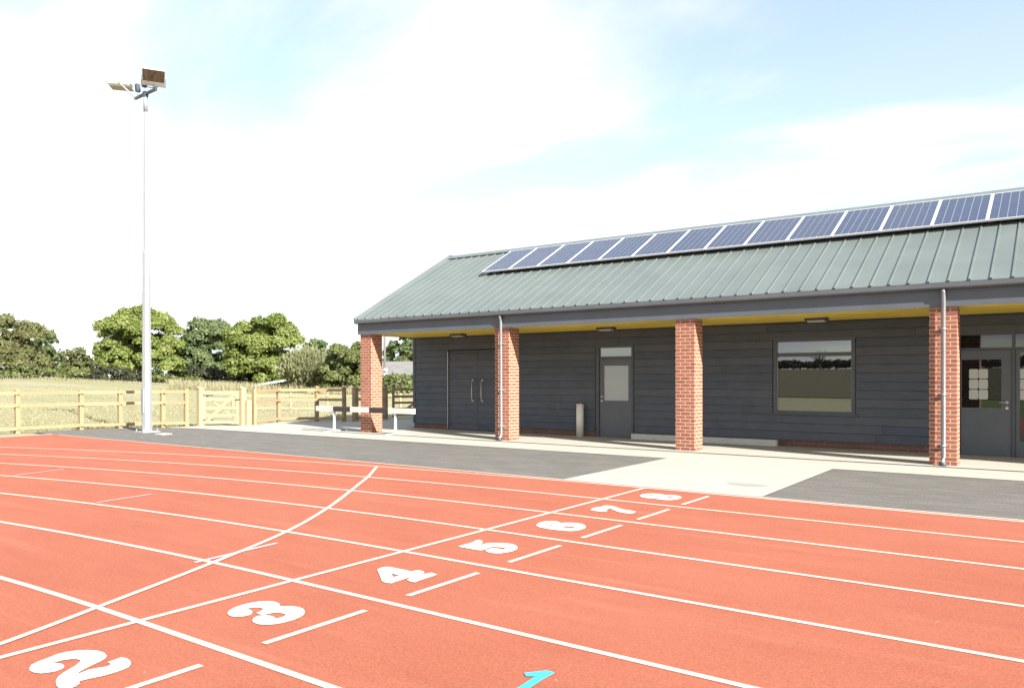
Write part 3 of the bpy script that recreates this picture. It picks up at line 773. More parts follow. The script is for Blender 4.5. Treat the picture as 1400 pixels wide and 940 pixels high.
# ------------------------------------------------------------------ floodlight mast
mx, my = -16.83, 11.86; OFF = Vector((-.21, .12, .08))
t = thing('floodlight_mast', 'tall white floodlight mast with two lamps standing on the asphalt by the fence', 'floodlight', (mx, my, 0))
q = MB(); q.box(mx-.26, mx+.26, my-.26, my+.26, .0, .03)
for sx in (-.2, .2):
    for sy in (-.2, .2): q.tube([(mx+sx, my+sy, .03), (mx+sx, my+sy, .09)], .018, 8)
q.build('base_plate', M['galv'], t)
q = MB(); q.tube([(mx, my, .03), (mx, my, 5.15)], [.142, .104], 8, smooth=False); q.tube([(mx, my, 5.15), (mx, my, 5.24)], [.108, .092], 8, smooth=False)
q.build('lower_shaft', M['mast'], t)
q = MB(); q.tube([(mx, my, 5.24), (mx, my, 9.25)], [.074, .045], 8, smooth=False); q.tube([(mx, my, 9.25), (mx, my, 9.74)], .054, 14)
q.build('upper_shaft', M['mast'], t)
q = MB(); q.box(mx-.06, mx+.06, my-.147, my-.10, .55, 1.25); 
q.build('service_door', M['mast'], t)
arm = Vector((1.207, -.044, 0)); A0 = Vector((mx, my, 9.765))
q = MB(); q.bar(A0-arm*.5, A0+arm*.5, .065, .065); q.bar(A0+Vector((0, 0, -.09)), A0+Vector((0, 0, .06)), .115, .115, up=(1, 0, 0))
q.build('cross_arm', M['steel_dark'], t)
def floodlight(c, yaw, tilt, label):
    """asymmetric floodlight: glass faces along yaw, tipped down by tilt"""
    fz = Matrix.Rotation(yaw, 3, 'Z') @ Matrix.Rotation(tilt, 3, 'X')      # local -Y = glass direction
    R_ = lambda x, y, z: c + fz @ Vector((x, y, z))
    W_, H_ = .30, .235
    q = MB()
    G_ = .17                                                        # gear tray beyond the glass
    fr_ = [(-W_, 0, -H_-G_), (W_, 0, -H_-G_), (W_, 0, H_), (-W_, 0, H_)]
    bk = [(-W_*.85, .17, -H_-G_*.8), (W_*.85, .17, -H_-G_*.8), (W_*.85, .12, H_*.8), (-W_*.85, .12, H_*.8)]
    fp = [R_(*p) for p in fr_]; bp_ = [R_(*p) for p in bk]; fm = [R_(p[0], .05, p[2]) for p in fr_]
    for A, B in ((fp, fm), (fm, bp_)):
        for k in range(4): q.face([A[k], B[k], B[(k+1) % 4], A[(k+1) % 4]])
    q.face(bp_[::-1])
    i_ = .02
    ip = [R_(sx*(W_-i_), 0, z_) for sx, z_ in ((-1, -H_), (1, -H_), (1, H_-i_), (-1, H_-i_))]
    for k in range(4): q.face([fp[k], fp[(k+1) % 4], ip[(k+1) % 4], ip[k]])
    o = q.build('lamp_housing', M['housing'], t)
    o['label'] = label
    q = MB(); q.face([p + fz @ Vector((0, .006, 0)) for p in ip]); sub(q, 'lamp_glass', M['glass_lamp'], o)
    return o, R_
def yoke(o, R_, foot):
    q = MB(); e = -.235-.17-.05
    for sx in (-1, 1): q.bar(R_(sx*.315, .05, -.10), R_(sx*.315, .05, e), .012, .045, up=(0, 0, 1))
    q.bar(R_(-.315, .05, e), R_(.315, .05, e), .04, .012)
    q.bar(R_(0, .05, e), foot, .035, .035, up=(1, 0, 0))
    sub(q, 'yoke', M['galv'], o)
o, R_ = floodlight(OFF + Vector((-16.04, 11.656, 10.05)), math.radians(61), math.radians(66), 'floodlight facing the track, right end of the arm'); yoke(o, R_, A0+arm*.47)
o, R_ = floodlight(OFF + Vector((-17.565, 11.55, 9.99)), math.radians(231), math.radians(86), 'floodlight tipped down, left end of the arm'); yoke(o, R_, A0-arm*.47)
for p, sg in ((A0-arm*.36+Vector((0, 0, .27)), 1), (A0-arm*.02+Vector((-.03, 0, .32)), 1)):
    q = MB(); q.bar(p+Vector((0, 0, -.11)), p+Vector((-.03, 0, .11)), .09, .12, up=(0, 1, 0)); q.build('ballast_box', M['steel_dark'], t)
q = MB(); q.bar(A0-arm*.02+Vector((0, 0, .22)), A0+arm*.34+Vector((0, 0, .08)), .022, .022); q.bar(A0+arm*.34+Vector((0, 0, .08)), A0+arm*.5+Vector((.1, 0, .04)), .022, .022); q.build('bracket', M['steel_dark'], t)
q = MB(); q.box(-15.78, -15.42, 11.5, 11.8, .001, .022)
o = q.build('inspection_cover', M['white_paint'], None, (-15.6, 11.65, 0)); tag(o, 'small flat white cover lying on the asphalt beside the mast foot', 'cover')

# ------------------------------------------------------------------ fences and gates
def post(mb, p, h, w=.11, cap=None, tint=.4, z0=-.1):
    mb.box(p[0]-w/2, p[0]+w/2, p[1]-w/2, p[1]+w/2, z0, h, tint)
    if cap == 'weather':
        mb.obox((p[0], p[1], h+.015), (w/2+.012, 0, 0), (0, w/2+.012, 0), (0, 0, .015), tint); mb.tube([(p[0], p[1], h+.03), (p[0], p[1], h+.07)], [w*.66, w*.2], 4, True, tint, False)
def rails(mb, p, q, zs, h=.088, off=None, tint=None, th=.038):
    p, q = Vector((*p, 0)), Vector((*q, 0)); d = (q-p).normalized(); s = d.cross(Vector((0, 0, 1)))
    off = .07 if off is None else off
    for z in zs:
        mb.bar(p+s*off+Vector((0, 0, z)), q+s*off+Vector((0, 0, z)), th, h, random.random() if tint is None else tint)
def pr_fence(label, pts, zs, hts=1.2, mat_='timber', caps=(), group=None, tops=None, gap=None, rail_h=.088, pw=.11, name='rail_fence'):
    c = Vector((sum(p[0] for p in pts)/len(pts), sum(p[1] for p in pts)/len(pts)))
    t = thing(name, label, 'fence', (c.x, c.y, 0), group)
    for i, p in enumerate(pts):
        q = MB(); post(q, p, hts + random.uniform(-.02, .03), pw, 'weather' if i in caps else None, random.random()*.7); q.build('post', M[mat_], t)
    for i, (p, q_) in enumerate(zip(pts, pts[1:])):
        for z in zs:
            q = MB(); rails(q, p, q_, [z + random.uniform(-.008, .008)], rail_h); q.build('rail', M[mat_], t)
    return t
FZ = (1.13, .78, .12)
pr_fence('new timber post and rail fence left of the gate, behind the floodlight mast', [(-19.95, 5.9), (-19.9, 7.75), (-19.80, 9.64), (-19.85, 11.44), (-19.22, 12.32), (-18.70, 13.42), (-18.2, 13.93)], FZ, 1.22)
gA, gB = (-18.17, 14.41), (-17.18, 15.30)
t = thing('timber_gate', 'small pale timber gate with diagonal brace, between two capped posts', 'gate', (gA[0], gA[1], 0))
for p in (gA, gB):
    q = MB(); post(q, p, 1.21, .17, 'weather', .2); q.build('gate_post', M['timber_pale'], t)
d = (Vector(gB)-Vector(gA)).normalized(); ga = Vector(gA)+d*.11; gb = Vector(gB)-d*.11; sN = Vector((d.y, -d.x))
def g3(s, z, off=0): p = ga + (gb-ga)*s + sN*off; return Vector((p.x, p.y, z))
for z in (1.08, .86, .58, .34, .12):
    q = MB(); q.bar(g3(.02, z), g3(.98, z), .03, .085 if z != 1.08 else .11, random.random()*.5, ); q.build('rail', M['timber_pale'], t)
for s_ in (.03, .97):
    q = MB(); q.bar(g3(s_, .06, .001), g3(s_, 1.14, .001), .05, .075, .3, up=(d.x, d.y, 0)); q.build('stile', M['timber_pale'], t)
q = MB(); q.bar(g3(.05, .10, .036), g3(.93, 1.08, .036), .03, .085, .1); q.build('brace', M['timber_pale'], t)
q = MB(); q.bar(g3(.05, 1.0, -.036), g3(.93, .2, -.036), .025, .05, .3); q.build('counter_brace', M['timber_pale'], t)
for z in (1.0, .2):
    q = MB(); q.bar(g3(-.04, z, .03), g3(.28, z, .03), .008, .04); q.build('hinge', M['steel_dark'], t)
q = MB(); q.bar(g3(.9, .86, .05), g3(1.06, .86, .05), .02, .03); q.build('latch', M['steel_dark'], t)
q = MB(); post(q, (-17.03, 15.40), .82, .16, None, .1); o = q.build('stub_post', M['timber_pale'], None, (-17.03, 15.40, 0)); tag(o, 'short square timber post standing right beside the small gate', 'post')
pr_fence('new timber fence between the small gate and the striped barrier', [(-17.12, 15.72), (-17.76, 17.18), (-16.99, 18.24), (-16.05, 18.68)], FZ, 1.2, caps=(2, 3))
pr_fence('shaded timber fence close behind the end brick pillar', [(-15.93, 19.1), (-15.95, 20.6)], FZ, 1.2, pw=.16, caps=(0,))
# field gate beyond the corner of the building
hA, hB = Vector((-15.85, 20.85)), Vector((-13.9, 23.6))
t = thing('field_gate', 'wide five bar timber field gate seen between end pillar and dark wall', 'gate', (hA.x, hA.y, 0))
dd = (hB-hA).normalized(); sN2 = Vector((dd.y, -dd.x))
def h3(s, z, off=0): p = hA + (hB-hA)*s + sN2*off; return Vector((p.x, p.y, z))
for z in (1.12, .86, .62, .40, .18):
    q = MB(); q.bar(h3(.03, z), h3(.97, z), .035, .085, random.random()); q.build('rail', M['timber'], t)
for s_ in (.02, .98):
    q = MB(); q.bar(h3(s_, .08), h3(s_, 1.2), .07, .09, .3, up=(dd.x, dd.y, 0)); q.build('stile', M['timber'], t)
for a_, b_ in (((.05, .15), (.5, 1.1)), ((.5, 1.1), (.95, .15)), ):
    q = MB(); q.bar(h3(a_[0], a_[1], .036), h3(b_[0], b_[1], .036), .03, .08, .2); q.build('brace', M['timber'], t)
# a second, plainer fence out in the field
fp = [at(u, 36.5) for u in (318, 347, 397, 447, 497, 547, 597)]
pr_fence('low rail fence crossing the pale field behind the front fence', [(p.x, p.y) for p in fp], (.72, .14), .86, 'timber_pale', rail_h=.07, pw=.09)

# ------------------------------------------------------------------ far buildings and the pole
def shed(name, label, cat, u0, u1, D, ze, zr, depth, mw, mr, zb):
    p, q = at(u0, D), at(u1, D); d = (q-p).normalized(); back = Vector((-d.y, d.x))
    c = (p+q)/2; t = thing(name, label, cat, (c.x, c.y, zb))
    def P(s, k, z): v = p + (q-p)*s + back*k*depth; return Vector((v.x, v.y, z))
    return t, P
t, P = shed('field_shelter', 'low shelter with sloping white metal roof at the foot of the round tree', 'shed', 349, 404, 84, 0, 0, 5, None, None, 0)
z0 = terrain(*at(375, 84))-.1
q = MB(); za, zb_ = .86, 1.52
q.face([P(0, 0, z0), P(1, 0, z0), P(1, 0, zb_-.12), P(0, 0, za-.1)]); q.face([P(1, 0, z0), P(1, 1, z0), P(1, 1, zb_+.1), P(1, 0, zb_-.12)])
q.face([P(0, 1, z0), P(0, 0, z0), P(0, 0, za-.1), P(0, 1, za+.1)]); q.face([P(1, 1, z0), P(0, 1, z0), P(0, 1, za+.1), P(1, 1, zb_+.1)])
q.build('wall', M['barn_wall'], t)
q = MB(); d_ = Vector((0, 0, -.1))
r = [P(-.05, -.12, za-.12), P(1.04, -.12, zb_-.1), P(1.04, 1.1, zb_+.28), P(-.05, 1.1, za+.26)]
q.face(r); q.face([p+d_ for p in r][::-1])
for k in range(4): q.face([r[k], r[k]+d_, r[(k+1) % 4]+d_, r[(k+1) % 4]])
q.build('roof', M['metal_roof'], t)
t, P = shed('barn', 'grey roofed barn behind the hedge, seen between end pillar and dark wall', 'barn', 505, 640, 78, 0, 0, 9, None, None, 0)
q = MB(); ze, zr_ = 1.95, 3.25
for a_, b_ in (((0, 0), (1, 0)), ((1, 0), (1, 1)), ((1, 1), (0, 1)), ((0, 1), (0, 0))):
    q.face([P(*a_, -.1), P(*b_, -.1), P(*b_, ze), P(*a_, ze)])
for s_ in (0, 1): q.face([P(s_, 0, ze), P(s_, 1, ze), P(s_, .5, zr_)])
q.build('wall', M['barn_wall'], t)
q = MB()
for k0, k1 in ((-.06, .5), (1.06, .5)):
    q.face([P(-.02, k0, ze-.1), P(1.02, k0, ze-.1), P(1.02, k1, zr_+.05), P(-.02, k1, zr_+.05)])
    q.face([P(-.02, k0, ze-.17), P(1.02, k0, ze-.17), P(1.02, k0, ze-.1), P(-.02, k0, ze-.1)])
q.build('roof', M['grey_roof'], t)
up = at(526, 62)
t = thing('utility_pole', 'thin grey pole with white insulators behind the end brick pillar', 'pole', (up.x, up.y, terrain(up.x, up.y)))
q = MB(); q.tube([(up.x, up.y, 0), (up.x, up.y, 6.1)], [.10, .075], 10); q.build('pole_shaft', M['timber_old'], t)
q = MB(); q.box(up.x-.75, up.x+.75, up.y-.05, up.y+.05, 5.75, 5.86); q.build('cross_arm', M['timber_old'], t)
for z in (2.2, 1.86, 1.42):
    q = MB(); q.tube([(up.x+.22, up.y-.12, z-.14), (up.x+.22, up.y-.12, z-.05), (up.x+.22, up.y-.12, z+.10)], [.10, .20, .12], 10); q.build('insulator', M['ceramic'], t)
q = MB()
for z in (2.2, 1.86, 1.42): q.bar((up.x, up.y, z), (up.x+.22, up.y-.12, z), .04, .04)
q.build('bracket', M['steel_dark'], t)
# ------------------------------------------------------------------ trees, bushes, hedges: many leaf faces through the crown's volume
def leaf_mesh(name, P, Nrm, size, tint, m, parent, aspect=1.0, updir=None):
    n = len(P)
    a = RNG.normal(size=(n, 3)) if updir is None else updir + RNG.normal(size=(n, 3))*.25
    a -= (a*Nrm).sum(1, keepdims=True)*Nrm; a /= np.linalg.norm(a, axis=1, keepdims=True)+1e-9
    b = np.cross(Nrm, a)
    a = a*(size*aspect)[:, None]; b = b*size[:, None]
    fold = Nrm*(size*RNG.uniform(-.3, .3, n))[:, None]
    V = np.empty((n, 4, 3)); V[:, 0] = P-a; V[:, 1] = P+b*.8+fold; V[:, 2] = P+a; V[:, 3] = P-b*.8+fold
    me = bpy.data.meshes.new(name)
    me.vertices.add(n*4); me.vertices.foreach_set('co', V.astype(np.float32).ravel())
    me.loops.add(n*4); me.loops.foreach_set('vertex_index', np.arange(n*4, dtype=np.int32))
    me.polygons.add(n); me.polygons.foreach_set('loop_start', np.arange(0, n*4, 4, dtype=np.int32))
    me.update()
    at_ = me.attributes.new('tint', 'FLOAT', 'FACE'); at_.data.foreach_set('value', np.clip(tint, 0, 1).astype(np.float32))
    me.materials.append(m); me.validate()
    ob = bpy.data.objects.new(name, me); COL.objects.link(ob)
    if parent is not None:
        ob.parent = parent; ob.location = -Vector(parent.location)
    return ob
def clumps(centers, radii, per, size, flat=.8, shell=.35):
    """leaves on the outer shells of many clumps"""
    Ps, Ns, Ss, Ts = [], [], [], []
    for c, r in zip(centers, radii):
        k = max(8, int(per*r*r))
        v = RNG.normal(size=(k, 3)); v /= np.linalg.norm(v, axis=1, keepdims=True)
        v[:, 2] = np.where(v[:, 2] < -.35, -v[:, 2]*.6, v[:, 2])
        lump = 1 + .18*np.sin(v[:, 0]*5+c[0])*np.sin(v[:, 1]*6+c[1])
        rr = r*(1 - shell*RNG.random(k)**1.6)*lump
        Ps.append(c + v*rr[:, None]*np.array([1, 1, flat]))
        nn = v + RNG.normal(size=(k, 3))*.55 + np.array([0, 0, .25]); nn /= np.linalg.norm(nn, axis=1, keepdims=True)
        Ns.append(nn); Ss.append(size*RNG.uniform(.6, 1.3, k)); Ts.append(RNG.normal(.5, .17, k) + RNG.normal(0, .15))
    return np.concatenate(Ps), np.concatenate(Ns), np.concatenate(Ss), np.concatenate(Ts)
def trunk(mb, base, h, r, tips, n=9):
    top = np.array([base[0]+RNG.normal(0, .15), base[1]+RNG.normal(0, .15), base[2]+h])
    mb.tube([base, tuple((np.array(base)+top)/2 + RNG.normal(0, .08, 3)*[1, 1, 0]), tuple(top)], [r*1.35, r, r*.75], n)
    for t_ in tips:
        mid = (top+t_)/2 + RNG.normal(0, .3, 3) + np.array([0, 0, .2])
        mb.tube([tuple(top - [0, 0, .15]), tuple(mid), tuple(t_)], [r*.55, r*.33, r*.1], 6)
def tree(name, label, cat, u0, u1, vt, D, m, nb=46, low=.12, leaf=.26, per=150, group=None, flat=.85, depth=.9, br=(.20, .32), twigs=0, round_=1.0, dens=1.0, gaps=0.0):
    c = at((u0+u1)/2, D); zb = terrain(c.x, c.y) - .03
    zt = height(vt, D); H = zt-zb; W = (u1-u0)/F*D/2
    t = thing(name, label, cat, (c.x, c.y, zb), group)
    z0 = zb + low*H; R = np.array([W, W*depth, (zt-z0)/2]); ctr = np.array([c.x, c.y, z0+R[2]])
    cs, rs = [], []
    for i in range(nb):
        v = RNG.normal(size=3); v /= np.linalg.norm(v)
        if v[2] < -.75: v[2] = -.5
        k = RNG.uniform(.66, .84) if i < nb*.76 else RNG.uniform(.1, .55)
        if low < .05 and i % 4 == 0: v[2] = RNG.uniform(-.95, -.45); k = RNG.uniform(.72, .88)
        if v[2] < 0: v[:2] *= min(1.6, 1/max(.35, math.hypot(v[0], v[1])))*.97
        r = min(R[0], R[2])*RNG.uniform(*br)
        q = ctr + v*R*k; q[2] = max(q[2], z0 + r*.55); q[2] = min(q[2], zt-r*.8)
        cs.append(q); rs.append(r)
    P, N_, s_, T = clumps(cs, rs, per*dens, leaf, flat)
    if twigs:
        k = twigs; v = RNG.normal(size=(k, 3)); v[:, 2] = np.abs(v[:, 2])*.9+.1; v /= np.linalg.norm(v, axis=1, keepdims=True)
        q = ctr + v*R*RNG.uniform(.88, 1.12, k)[:, None]; P = np.concatenate([P, q]); N_ = np.concatenate([N_, v]); s_ = np.concatenate([s_, leaf*RNG.uniform(.4, .8, k)]); T = np.concatenate([T, RNG.normal(.35, .15, k)])
    leaf_mesh('crown', P, N_, s_, T, m, t)
    mb = MB(); tips = [np.array(cs[i])*.8 + ctr*.2 for i in range(0, min(nb, 14), 2)]
    trunk(mb, (c.x, c.y, zb-.1), max(.8, H*max(low, .2)), max(.10, H*.028), tips)
    if twigs:
        for i in range(40):
            v = RNG.normal(size=3); v[2] = abs(v[2])+.2; v /= np.linalg.norm(v)
            mb.tube([tuple(ctr+v*R*.6), tuple(ctr+v*R*RNG.uniform(.95, 1.14))], [.03, .012], 4)
    mb.build('trunk', M['bark'], t)
    return t
tree('round_tree', 'big round yellow-green tree directly behind the floodlight mast', 'tree', 124, 258, 417, 108, M['lf_syc'], nb=140, low=.02, leaf=.165, per=430, br=(.18, .28))
tree('round_tree', 'large bright yellow-green dome tree right of the mast, above the white-roofed shelter', 'tree', 305, 416, 420, 96, M['lf_syc'], nb=115, low=.0, leaf=.16, per=450, br=(.18, .28))
tree('dark_tree', 'darker bluish green tree squeezed between the two bright round trees', 'tree', 244, 330, 433, 112, M['lf_dark'], nb=84, low=.0, leaf=.17, per=340)
tree('thorn_tree', 'brownish olive tree with twiggy top cut by the left edge of the photo', 'tree', -42, 70, 428, 100, M['lf_haw'], nb=84, low=.0, leaf=.13, per=460, twigs=500)
tree('dark_tree', 'dark rounded tree peeping out behind the brownish tree at the far left', 'tree', 20, 83, 445, 122, M['lf_dark'], nb=50, low=.1, leaf=.17, per=340)
tree('thorn_bush', 'small olive hawthorn standing in the gap between far left trees and round tree', 'bush', 82, 127, 476, 104, M['lf_haw'], nb=44, low=.0, leaf=.16, per=360, twigs=150)
tree('far_tree', 'small distant dark tree top showing above the pale willow bush', 'tree', 412, 457, 459, 130, M['lf_dark'], nb=44, low=.05, leaf=.27, per=170)
def willow(label, u0, u1, vt, D, m, n=15000, name='willow_bush'):
    c = at((u0+u1)/2, D); zb = terrain(c.x, c.y)-.03; zt = height(vt, D); W = (u1-u0)/F*D/2; H = zt-zb
    t = thing(name, label, 'bush', (c.x, c.y, zb))
    k = 520; ang = RNG.uniform(0, 2*np.pi, k); lean = np.sqrt(RNG.random(k))
    mb = MB(); Ps, Ns, Ts = [], [], []
    for a_, l in zip(ang, lean):
        hh = H*(1-.42*l**2.2)*RNG.uniform(.72, 1.0)
        tip = np.array([c.x + W*l*math.cos(a_), c.y + W*l*math.sin(a_), zb+hh]); root = np.array([c.x + W*.35*l*math.cos(a_), c.y + W*.35*l*math.sin(a_), zb])
        s_ = RNG.random(n//k)**.6*.95+.06
        mid = (root+tip)/2 + np.array([0, 0, hh*.1])
        q = root*((1-s_)**2)[:, None] + mid*(2*s_*(1-s_))[:, None] + tip*(s_**2)[:, None] + RNG.normal(0, .16, (len(s_), 3))
        Ps.append(q); d_ = (tip-root)/np.linalg.norm(tip-root); Ns.append(np.tile(d_, (len(s_), 1))); Ts.append(RNG.normal(.5, .2, len(s_)) + RNG.normal(0, .12))
        if RNG.random() < .12: mb.tube([tuple(root), tuple(mid), tuple(tip)], [.03, .02, .006], 4)
    P = np.concatenate(Ps); Dr = np.concatenate(Ns)
    nn = RNG.normal(size=P.shape); nn -= (nn*Dr).sum(1, keepdims=True)*Dr; nn /= np.linalg.norm(nn, axis=1, keepdims=True)
    leaf_mesh('foliage', P, nn, RNG.uniform(.07, .12, len(P)), np.concatenate(Ts), m, t, 2.0, Dr)
    mb.build('stem', M['bark'], t)
willow('pale grey-green willow bush beside the white-roofed shelter', 380, 462, 471, 78, M['lf_willow'], 17000)
tree('green_bush', 'dense mid green bush between the willow and the end brick pillar', 'bush', 432, 520, 466, 74, M['lf_hedge'], nb=60, low=.0, leaf=.115, per=720, br=(.22, .34))
tree('leafy_tree', 'leafy tree seen through the open porch end, right of the thin pole', 'tree', 516, 600, 440, 96, M['lf_dark'], nb=50, low=.15, leaf=.17, per=260, br=(.16, .26))
tree('pale_bush', 'pale olive bush in front of the leafy tree, above the barn roof', 'bush', 538, 590, 482, 88, M['lf_haw'], nb=26, low=.05, leaf=.17, per=300)
tree('green_bush', 'brownish green bush just right of the end pillar, behind the thin pole', 'bush', 498, 530, 478, 84, M['lf_haw'], nb=24, low=.05, leaf=.17, per=300)
def hedge(label, pts, w, h, m, leaf=.14, per=110, jag=.25, name='hedge', stuff=False):
    """a hedge along points on the ground"""
    c = sum((Vector(p) for p in pts), Vector((0, 0)))/len(pts)
    t = thing(name, label, 'hedge', (c.x, c.y, terrain(c.x, c.y)))
    cs, rs = [], []
    for p, q in zip(pts, pts[1:]):
        p, q = Vector(p), Vector(q); L = (q-p).length; k = max(2, int(L/(h*.42)))
        for i in range(k):
            v = p + (q-p)*((i+RNG.random())/k); s_ = Vector(((q-p).y, -(q-p).x)).normalized()*RNG.uniform(-w*.3, w*.3)
            hh = h*(1+RNG.normal(0, jag*.6)); zb = terrain(v.x, v.y)
            r = h*RNG.uniform(.32, .5)
            cs.append(np.array([v.x+s_.x, v.y+s_.y, zb + max(r*.6, hh - r*.8)])); rs.append(r)
            cs.append(np.array([v.x-s_.x, v.y-s_.y, zb + h*.28])); rs.append(h*.36)
    P, N_, s_, T = clumps(cs, rs, per/(h*h*.16)*(h*h*.16)*3, leaf, .9, .4)
    leaf_mesh('foliage', P, N_, s_, T, m, t)
    mb = MB()
    for i in range(0, len(cs), 6):
        q = cs[i]; zb = terrain(q[0], q[1]); mb.tube([(q[0], q[1], zb-.05), tuple(q)], [.06, .02], 5)
    mb.build('stem', M['bark'], t)
A = lambda u, D: tuple(at(u, D))
hedge('low olive field hedge at the far left under the brownish tree', [A(-60, 97), A(10, 96), A(60, 97), A(128, 98)], 1.8, 1.35, M['lf_hedge'], .15, 70)
hedge('dark purplish hedge at the foot of the round tree, left of the mast', [A(122, 97), A(160, 97), A(200, 98)], 2.0, 1.8, M['lf_hedge_d'], .15, 80)
hedge('trimmed green hedge between the mast and the darker tree', [A(202, 98), A(240, 97), A(276, 97)], 1.6, 1.15, M['lf_hedge'], .14, 90, .12)
hedge('taller distant hedge closing the gaps between the trunks', [A(40, 127), A(130, 126), A(200, 127), A(262, 126), A(400, 126), A(640, 124)], 2.5, 3.2, M['lf_dark'], .26, 26, .3)
hedge('clipped green hedge in front of the grey barn roof', [A(496, 58), A(540, 58), A(600, 58), A(680, 57)], 1.6, 1.72, M['lf_hedge'], .12, 130, .05)
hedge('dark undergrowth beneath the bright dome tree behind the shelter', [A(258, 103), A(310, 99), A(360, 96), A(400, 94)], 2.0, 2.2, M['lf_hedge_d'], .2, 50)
# what stands behind the camera and shows only in the panes
hedge('long brown hedge across the field behind the camera, seen in the window panes', [(-95, -122), (-40, -120), (20, -119), (80, -121)], 2.2, 1.7, M['lf_brown'], .4, 26, .25)
for i, (x, y, h) in enumerate(((-33, -117, 4.0), (-21, -118, 3.2), (-48, -118.5, 3.6))):
    t = thing('bare_tree', ['bare tree before the brown hedge behind the camera, tallest of the three', 'shortest bare tree before the brown hedge behind the camera', 'bare tree furthest along the brown hedge behind the camera'][i], 'tree', (x, y, 2.9), 'bare trees reflected in the window panes')
    mb = MB(); tips = [np.array([x+RNG.normal(0, 1.0), y+RNG.normal(0, 1.0), 2.9+h*RNG.uniform(.6, 1.0)]) for _ in range(26)]
    trunk(mb, (x, y, 2.8), h*.35, .16, tips); mb.build('trunk', M['bark'], t)
# tall pale grass at the far edge of the field and thin tufts along the fence
P, N_, s_, T, asp = [], [], [], [], []
def blades(n, fn, hmin, hmax, w):
    for _ in range(n):
        x, y = fn(); h = random.uniform(hmin, hmax); z = terrain(x, y)-.03
        P.append((x, y, z+h*.45)); a_ = random.uniform(0, math.pi); N_.append((math.cos(a_), math.sin(a_), .15)); s_.append(w*random.uniform(.7, 1.3)); asp.append(h*.5/s_[-1]); T.append(random.gauss(.55, .25))
def far_(u0, u1, d0, d1):
    def f():
        p = at(random.uniform(u0, u1), random.uniform(d0, d1)); return p.x, p.y
    return f
blades(5200, far_(232, 420, 74, 93), .45, 1.15, .035)
blades(1500, far_(-40, 235, 90, 97), .15, .4, .03)
blades(2200, far_(420, 500, 62, 74), .3, .8, .03)
blades(3600, far_(-30, 600, 38, 72), .06, .2, .02)
fl_ = [(-19.9, 5.9), (-19.9, 11.4), (-19.3, 12.45), (-18.2, 14.0)]
blades(6500, far_(-30, 228, 25.8, 42), .05, .15, .014)
blades(2500, far_(228, 470, 31.5, 42), .05, .15, .014)
def along():
    i = random.randrange(len(fl_)-1); p, q = Vector(fl_[i]), Vector(fl_[i+1]); v = p+(q-p)*random.random(); return v.x-random.uniform(-.05, .9)+.0, v.y+random.uniform(-.1, .3)
blades(1500, along, .05, .24, .010)
nn = np.array(N_); nn /= np.linalg.norm(nn, axis=1, keepdims=True)
n = len(P); s_ = np.array(s_); asp = np.array(asp)
up_ = np.tile(np.array([[0., 0., 1.]]), (n, 1))
gr = leaf_mesh('grass', np.array(P), nn, s_, np.array(T), M['straw'], None, asp, up_)
gr['kind'] = 'stuff'; gr['label'] = 'tall pale grass along the field edge and fence'

# ------------------------------------------------------------------ sun, sky, exposure
SUN = Vector((1.57, -.49, 1.0)).normalized()
ld = bpy.data.lights.new('sun', 'SUN'); ld.energy = 4.2; ld.angle = math.radians(.53); ld.color = (1, .955, .88)
lo = bpy.data.objects.new('sun', ld); COL.objects.link(lo)
lo.rotation_euler = (-SUN).to_track_quat('-Z', 'Y').to_euler(); lo.location = (20, -10, 30)
wd = bpy.data.worlds.new('World'); S.world = wd; wd.use_nodes = True
nt = wd.node_tree; out = nt.nodes['World Output']; bg = nt.nodes['Background']
sky = nd(nt, 'ShaderNodeTexSky'); sky.sky_type = 'NISHITA'; sky.sun_disc = False
sky.sun_elevation = math.asin(SUN.z); sky.sun_rotation = math.atan2(SUN.x, SUN.y)
sky.air_density = 1.0; sky.dust_density = .6; sky.ozone_density = 1.2
bg.inputs['Strength'].default_value = 0.088; nt.links.new(sky.outputs[0], bg.inputs['Color'])
geo = nd(nt, 'ShaderNodeTexCoord')
sep = nd(nt, 'ShaderNodeSeparateXYZ'); nt.links.new(geo.outputs['Generated'], sep.inputs[0])
def mth(op, a, b=None, clamp=False):
    m = nd(nt, 'ShaderNodeMath', operation=op); m.use_clamp = clamp
    for s, v in ((m.inputs[0], a), (m.inputs[1], b)):
        if v is None: continue
        if hasattr(v, 'is_linked'): nt.links.new(v, s)
        else: s.default_value = v
    return m.outputs[0]
zz = mth('ADD', mth('MAXIMUM', sep.outputs[2], 0.0), .16)
cx = mth('DIVIDE', sep.outputs[0], zz); cy = mth('DIVIDE', sep.outputs[1], zz)
cmb = nd(nt, 'ShaderNodeCombineXYZ'); nt.links.new(cx, cmb.inputs[0]); nt.links.new(cy, cmb.inputs[1])
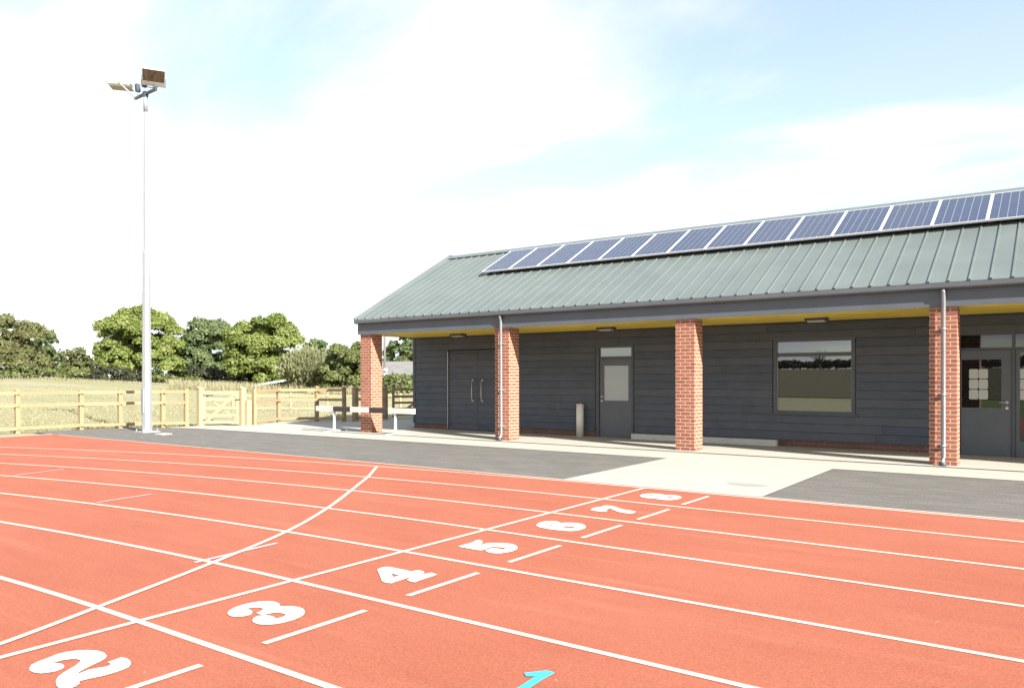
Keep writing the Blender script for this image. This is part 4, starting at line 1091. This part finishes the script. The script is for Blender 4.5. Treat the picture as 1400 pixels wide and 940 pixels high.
mp = nd(nt, 'ShaderNodeMapping'); mp.inputs['Rotation'].default_value = (0, 0, math.radians(46.28)); mp.inputs['Scale'].default_value = (.75, 1.5, 1); mp.inputs['Location'].default_value = (13.171,11.125,4.838)
nt.links.new(cmb.outputs[0], mp.inputs[0])
n1 = nd(nt, 'ShaderNodeTexNoise'); n1.inputs['Scale'].default_value = 0.974; n1.inputs['Detail'].default_value = 7; n1.inputs['Roughness'].default_value = .52; n1.inputs['Distortion'].default_value = .35
nt.links.new(mp.outputs[0], n1.inputs['Vector'])
# clouds thicken towards the horizon
low = mth('MULTIPLY', mth('SUBTRACT', 1.0, mth('MULTIPLY', sep.outputs[2], 2.2), True), 0.035)
fac = mth('ADD', n1.outputs['Fac'], low)
cr = nd(nt, 'ShaderNodeValToRGB'); cr.color_ramp.interpolation = 'EASE'
cr.color_ramp.elements[0].position = 0.42; cr.color_ramp.elements[0].color = (0.3,)*3 + (1,); cr.color_ramp.elements[1].position = 0.6; cr.color_ramp.elements[1].color = (1, 1, 1, 1)
nt.links.new(fac, cr.inputs[0])
bg2 = nd(nt, 'ShaderNodeBackground')
n2 = nd(nt, 'ShaderNodeTexNoise'); n2.inputs['Scale'].default_value = 1.7; n2.inputs['Detail'].default_value = 5; nt.links.new(mp.outputs[0], n2.inputs['Vector'])
c2 = ramp(nt, n2.outputs['Fac'], [(.35, (.90, .97, 1.0)), (.58, (1.0, 1.0, 1.0))])
nt.links.new(c2, bg2.inputs['Color']); bg2.inputs['Strength'].default_value = 0.31
mx = nd(nt, 'ShaderNodeMixShader'); nt.links.new(cr.outputs[0], mx.inputs[0]); nt.links.new(bg.outputs[0], mx.inputs[1]); nt.links.new(bg2.outputs[0], mx.inputs[2])
nt.links.new(mx.outputs[0], out.inputs['Surface'])
S.render.engine = 'CYCLES'; S.render.resolution_x = 1024; S.render.resolution_y = 687
S.cycles.use_denoising = True; S.cycles.max_bounces = 6; S.cycles.transparent_max_bounces = 4
S.view_settings.view_transform = 'Standard'; S.view_settings.look = 'None'; S.view_settings.gamma = 1; S.view_settings.use_curve_mapping = False
S.view_settings.exposure = 1.9
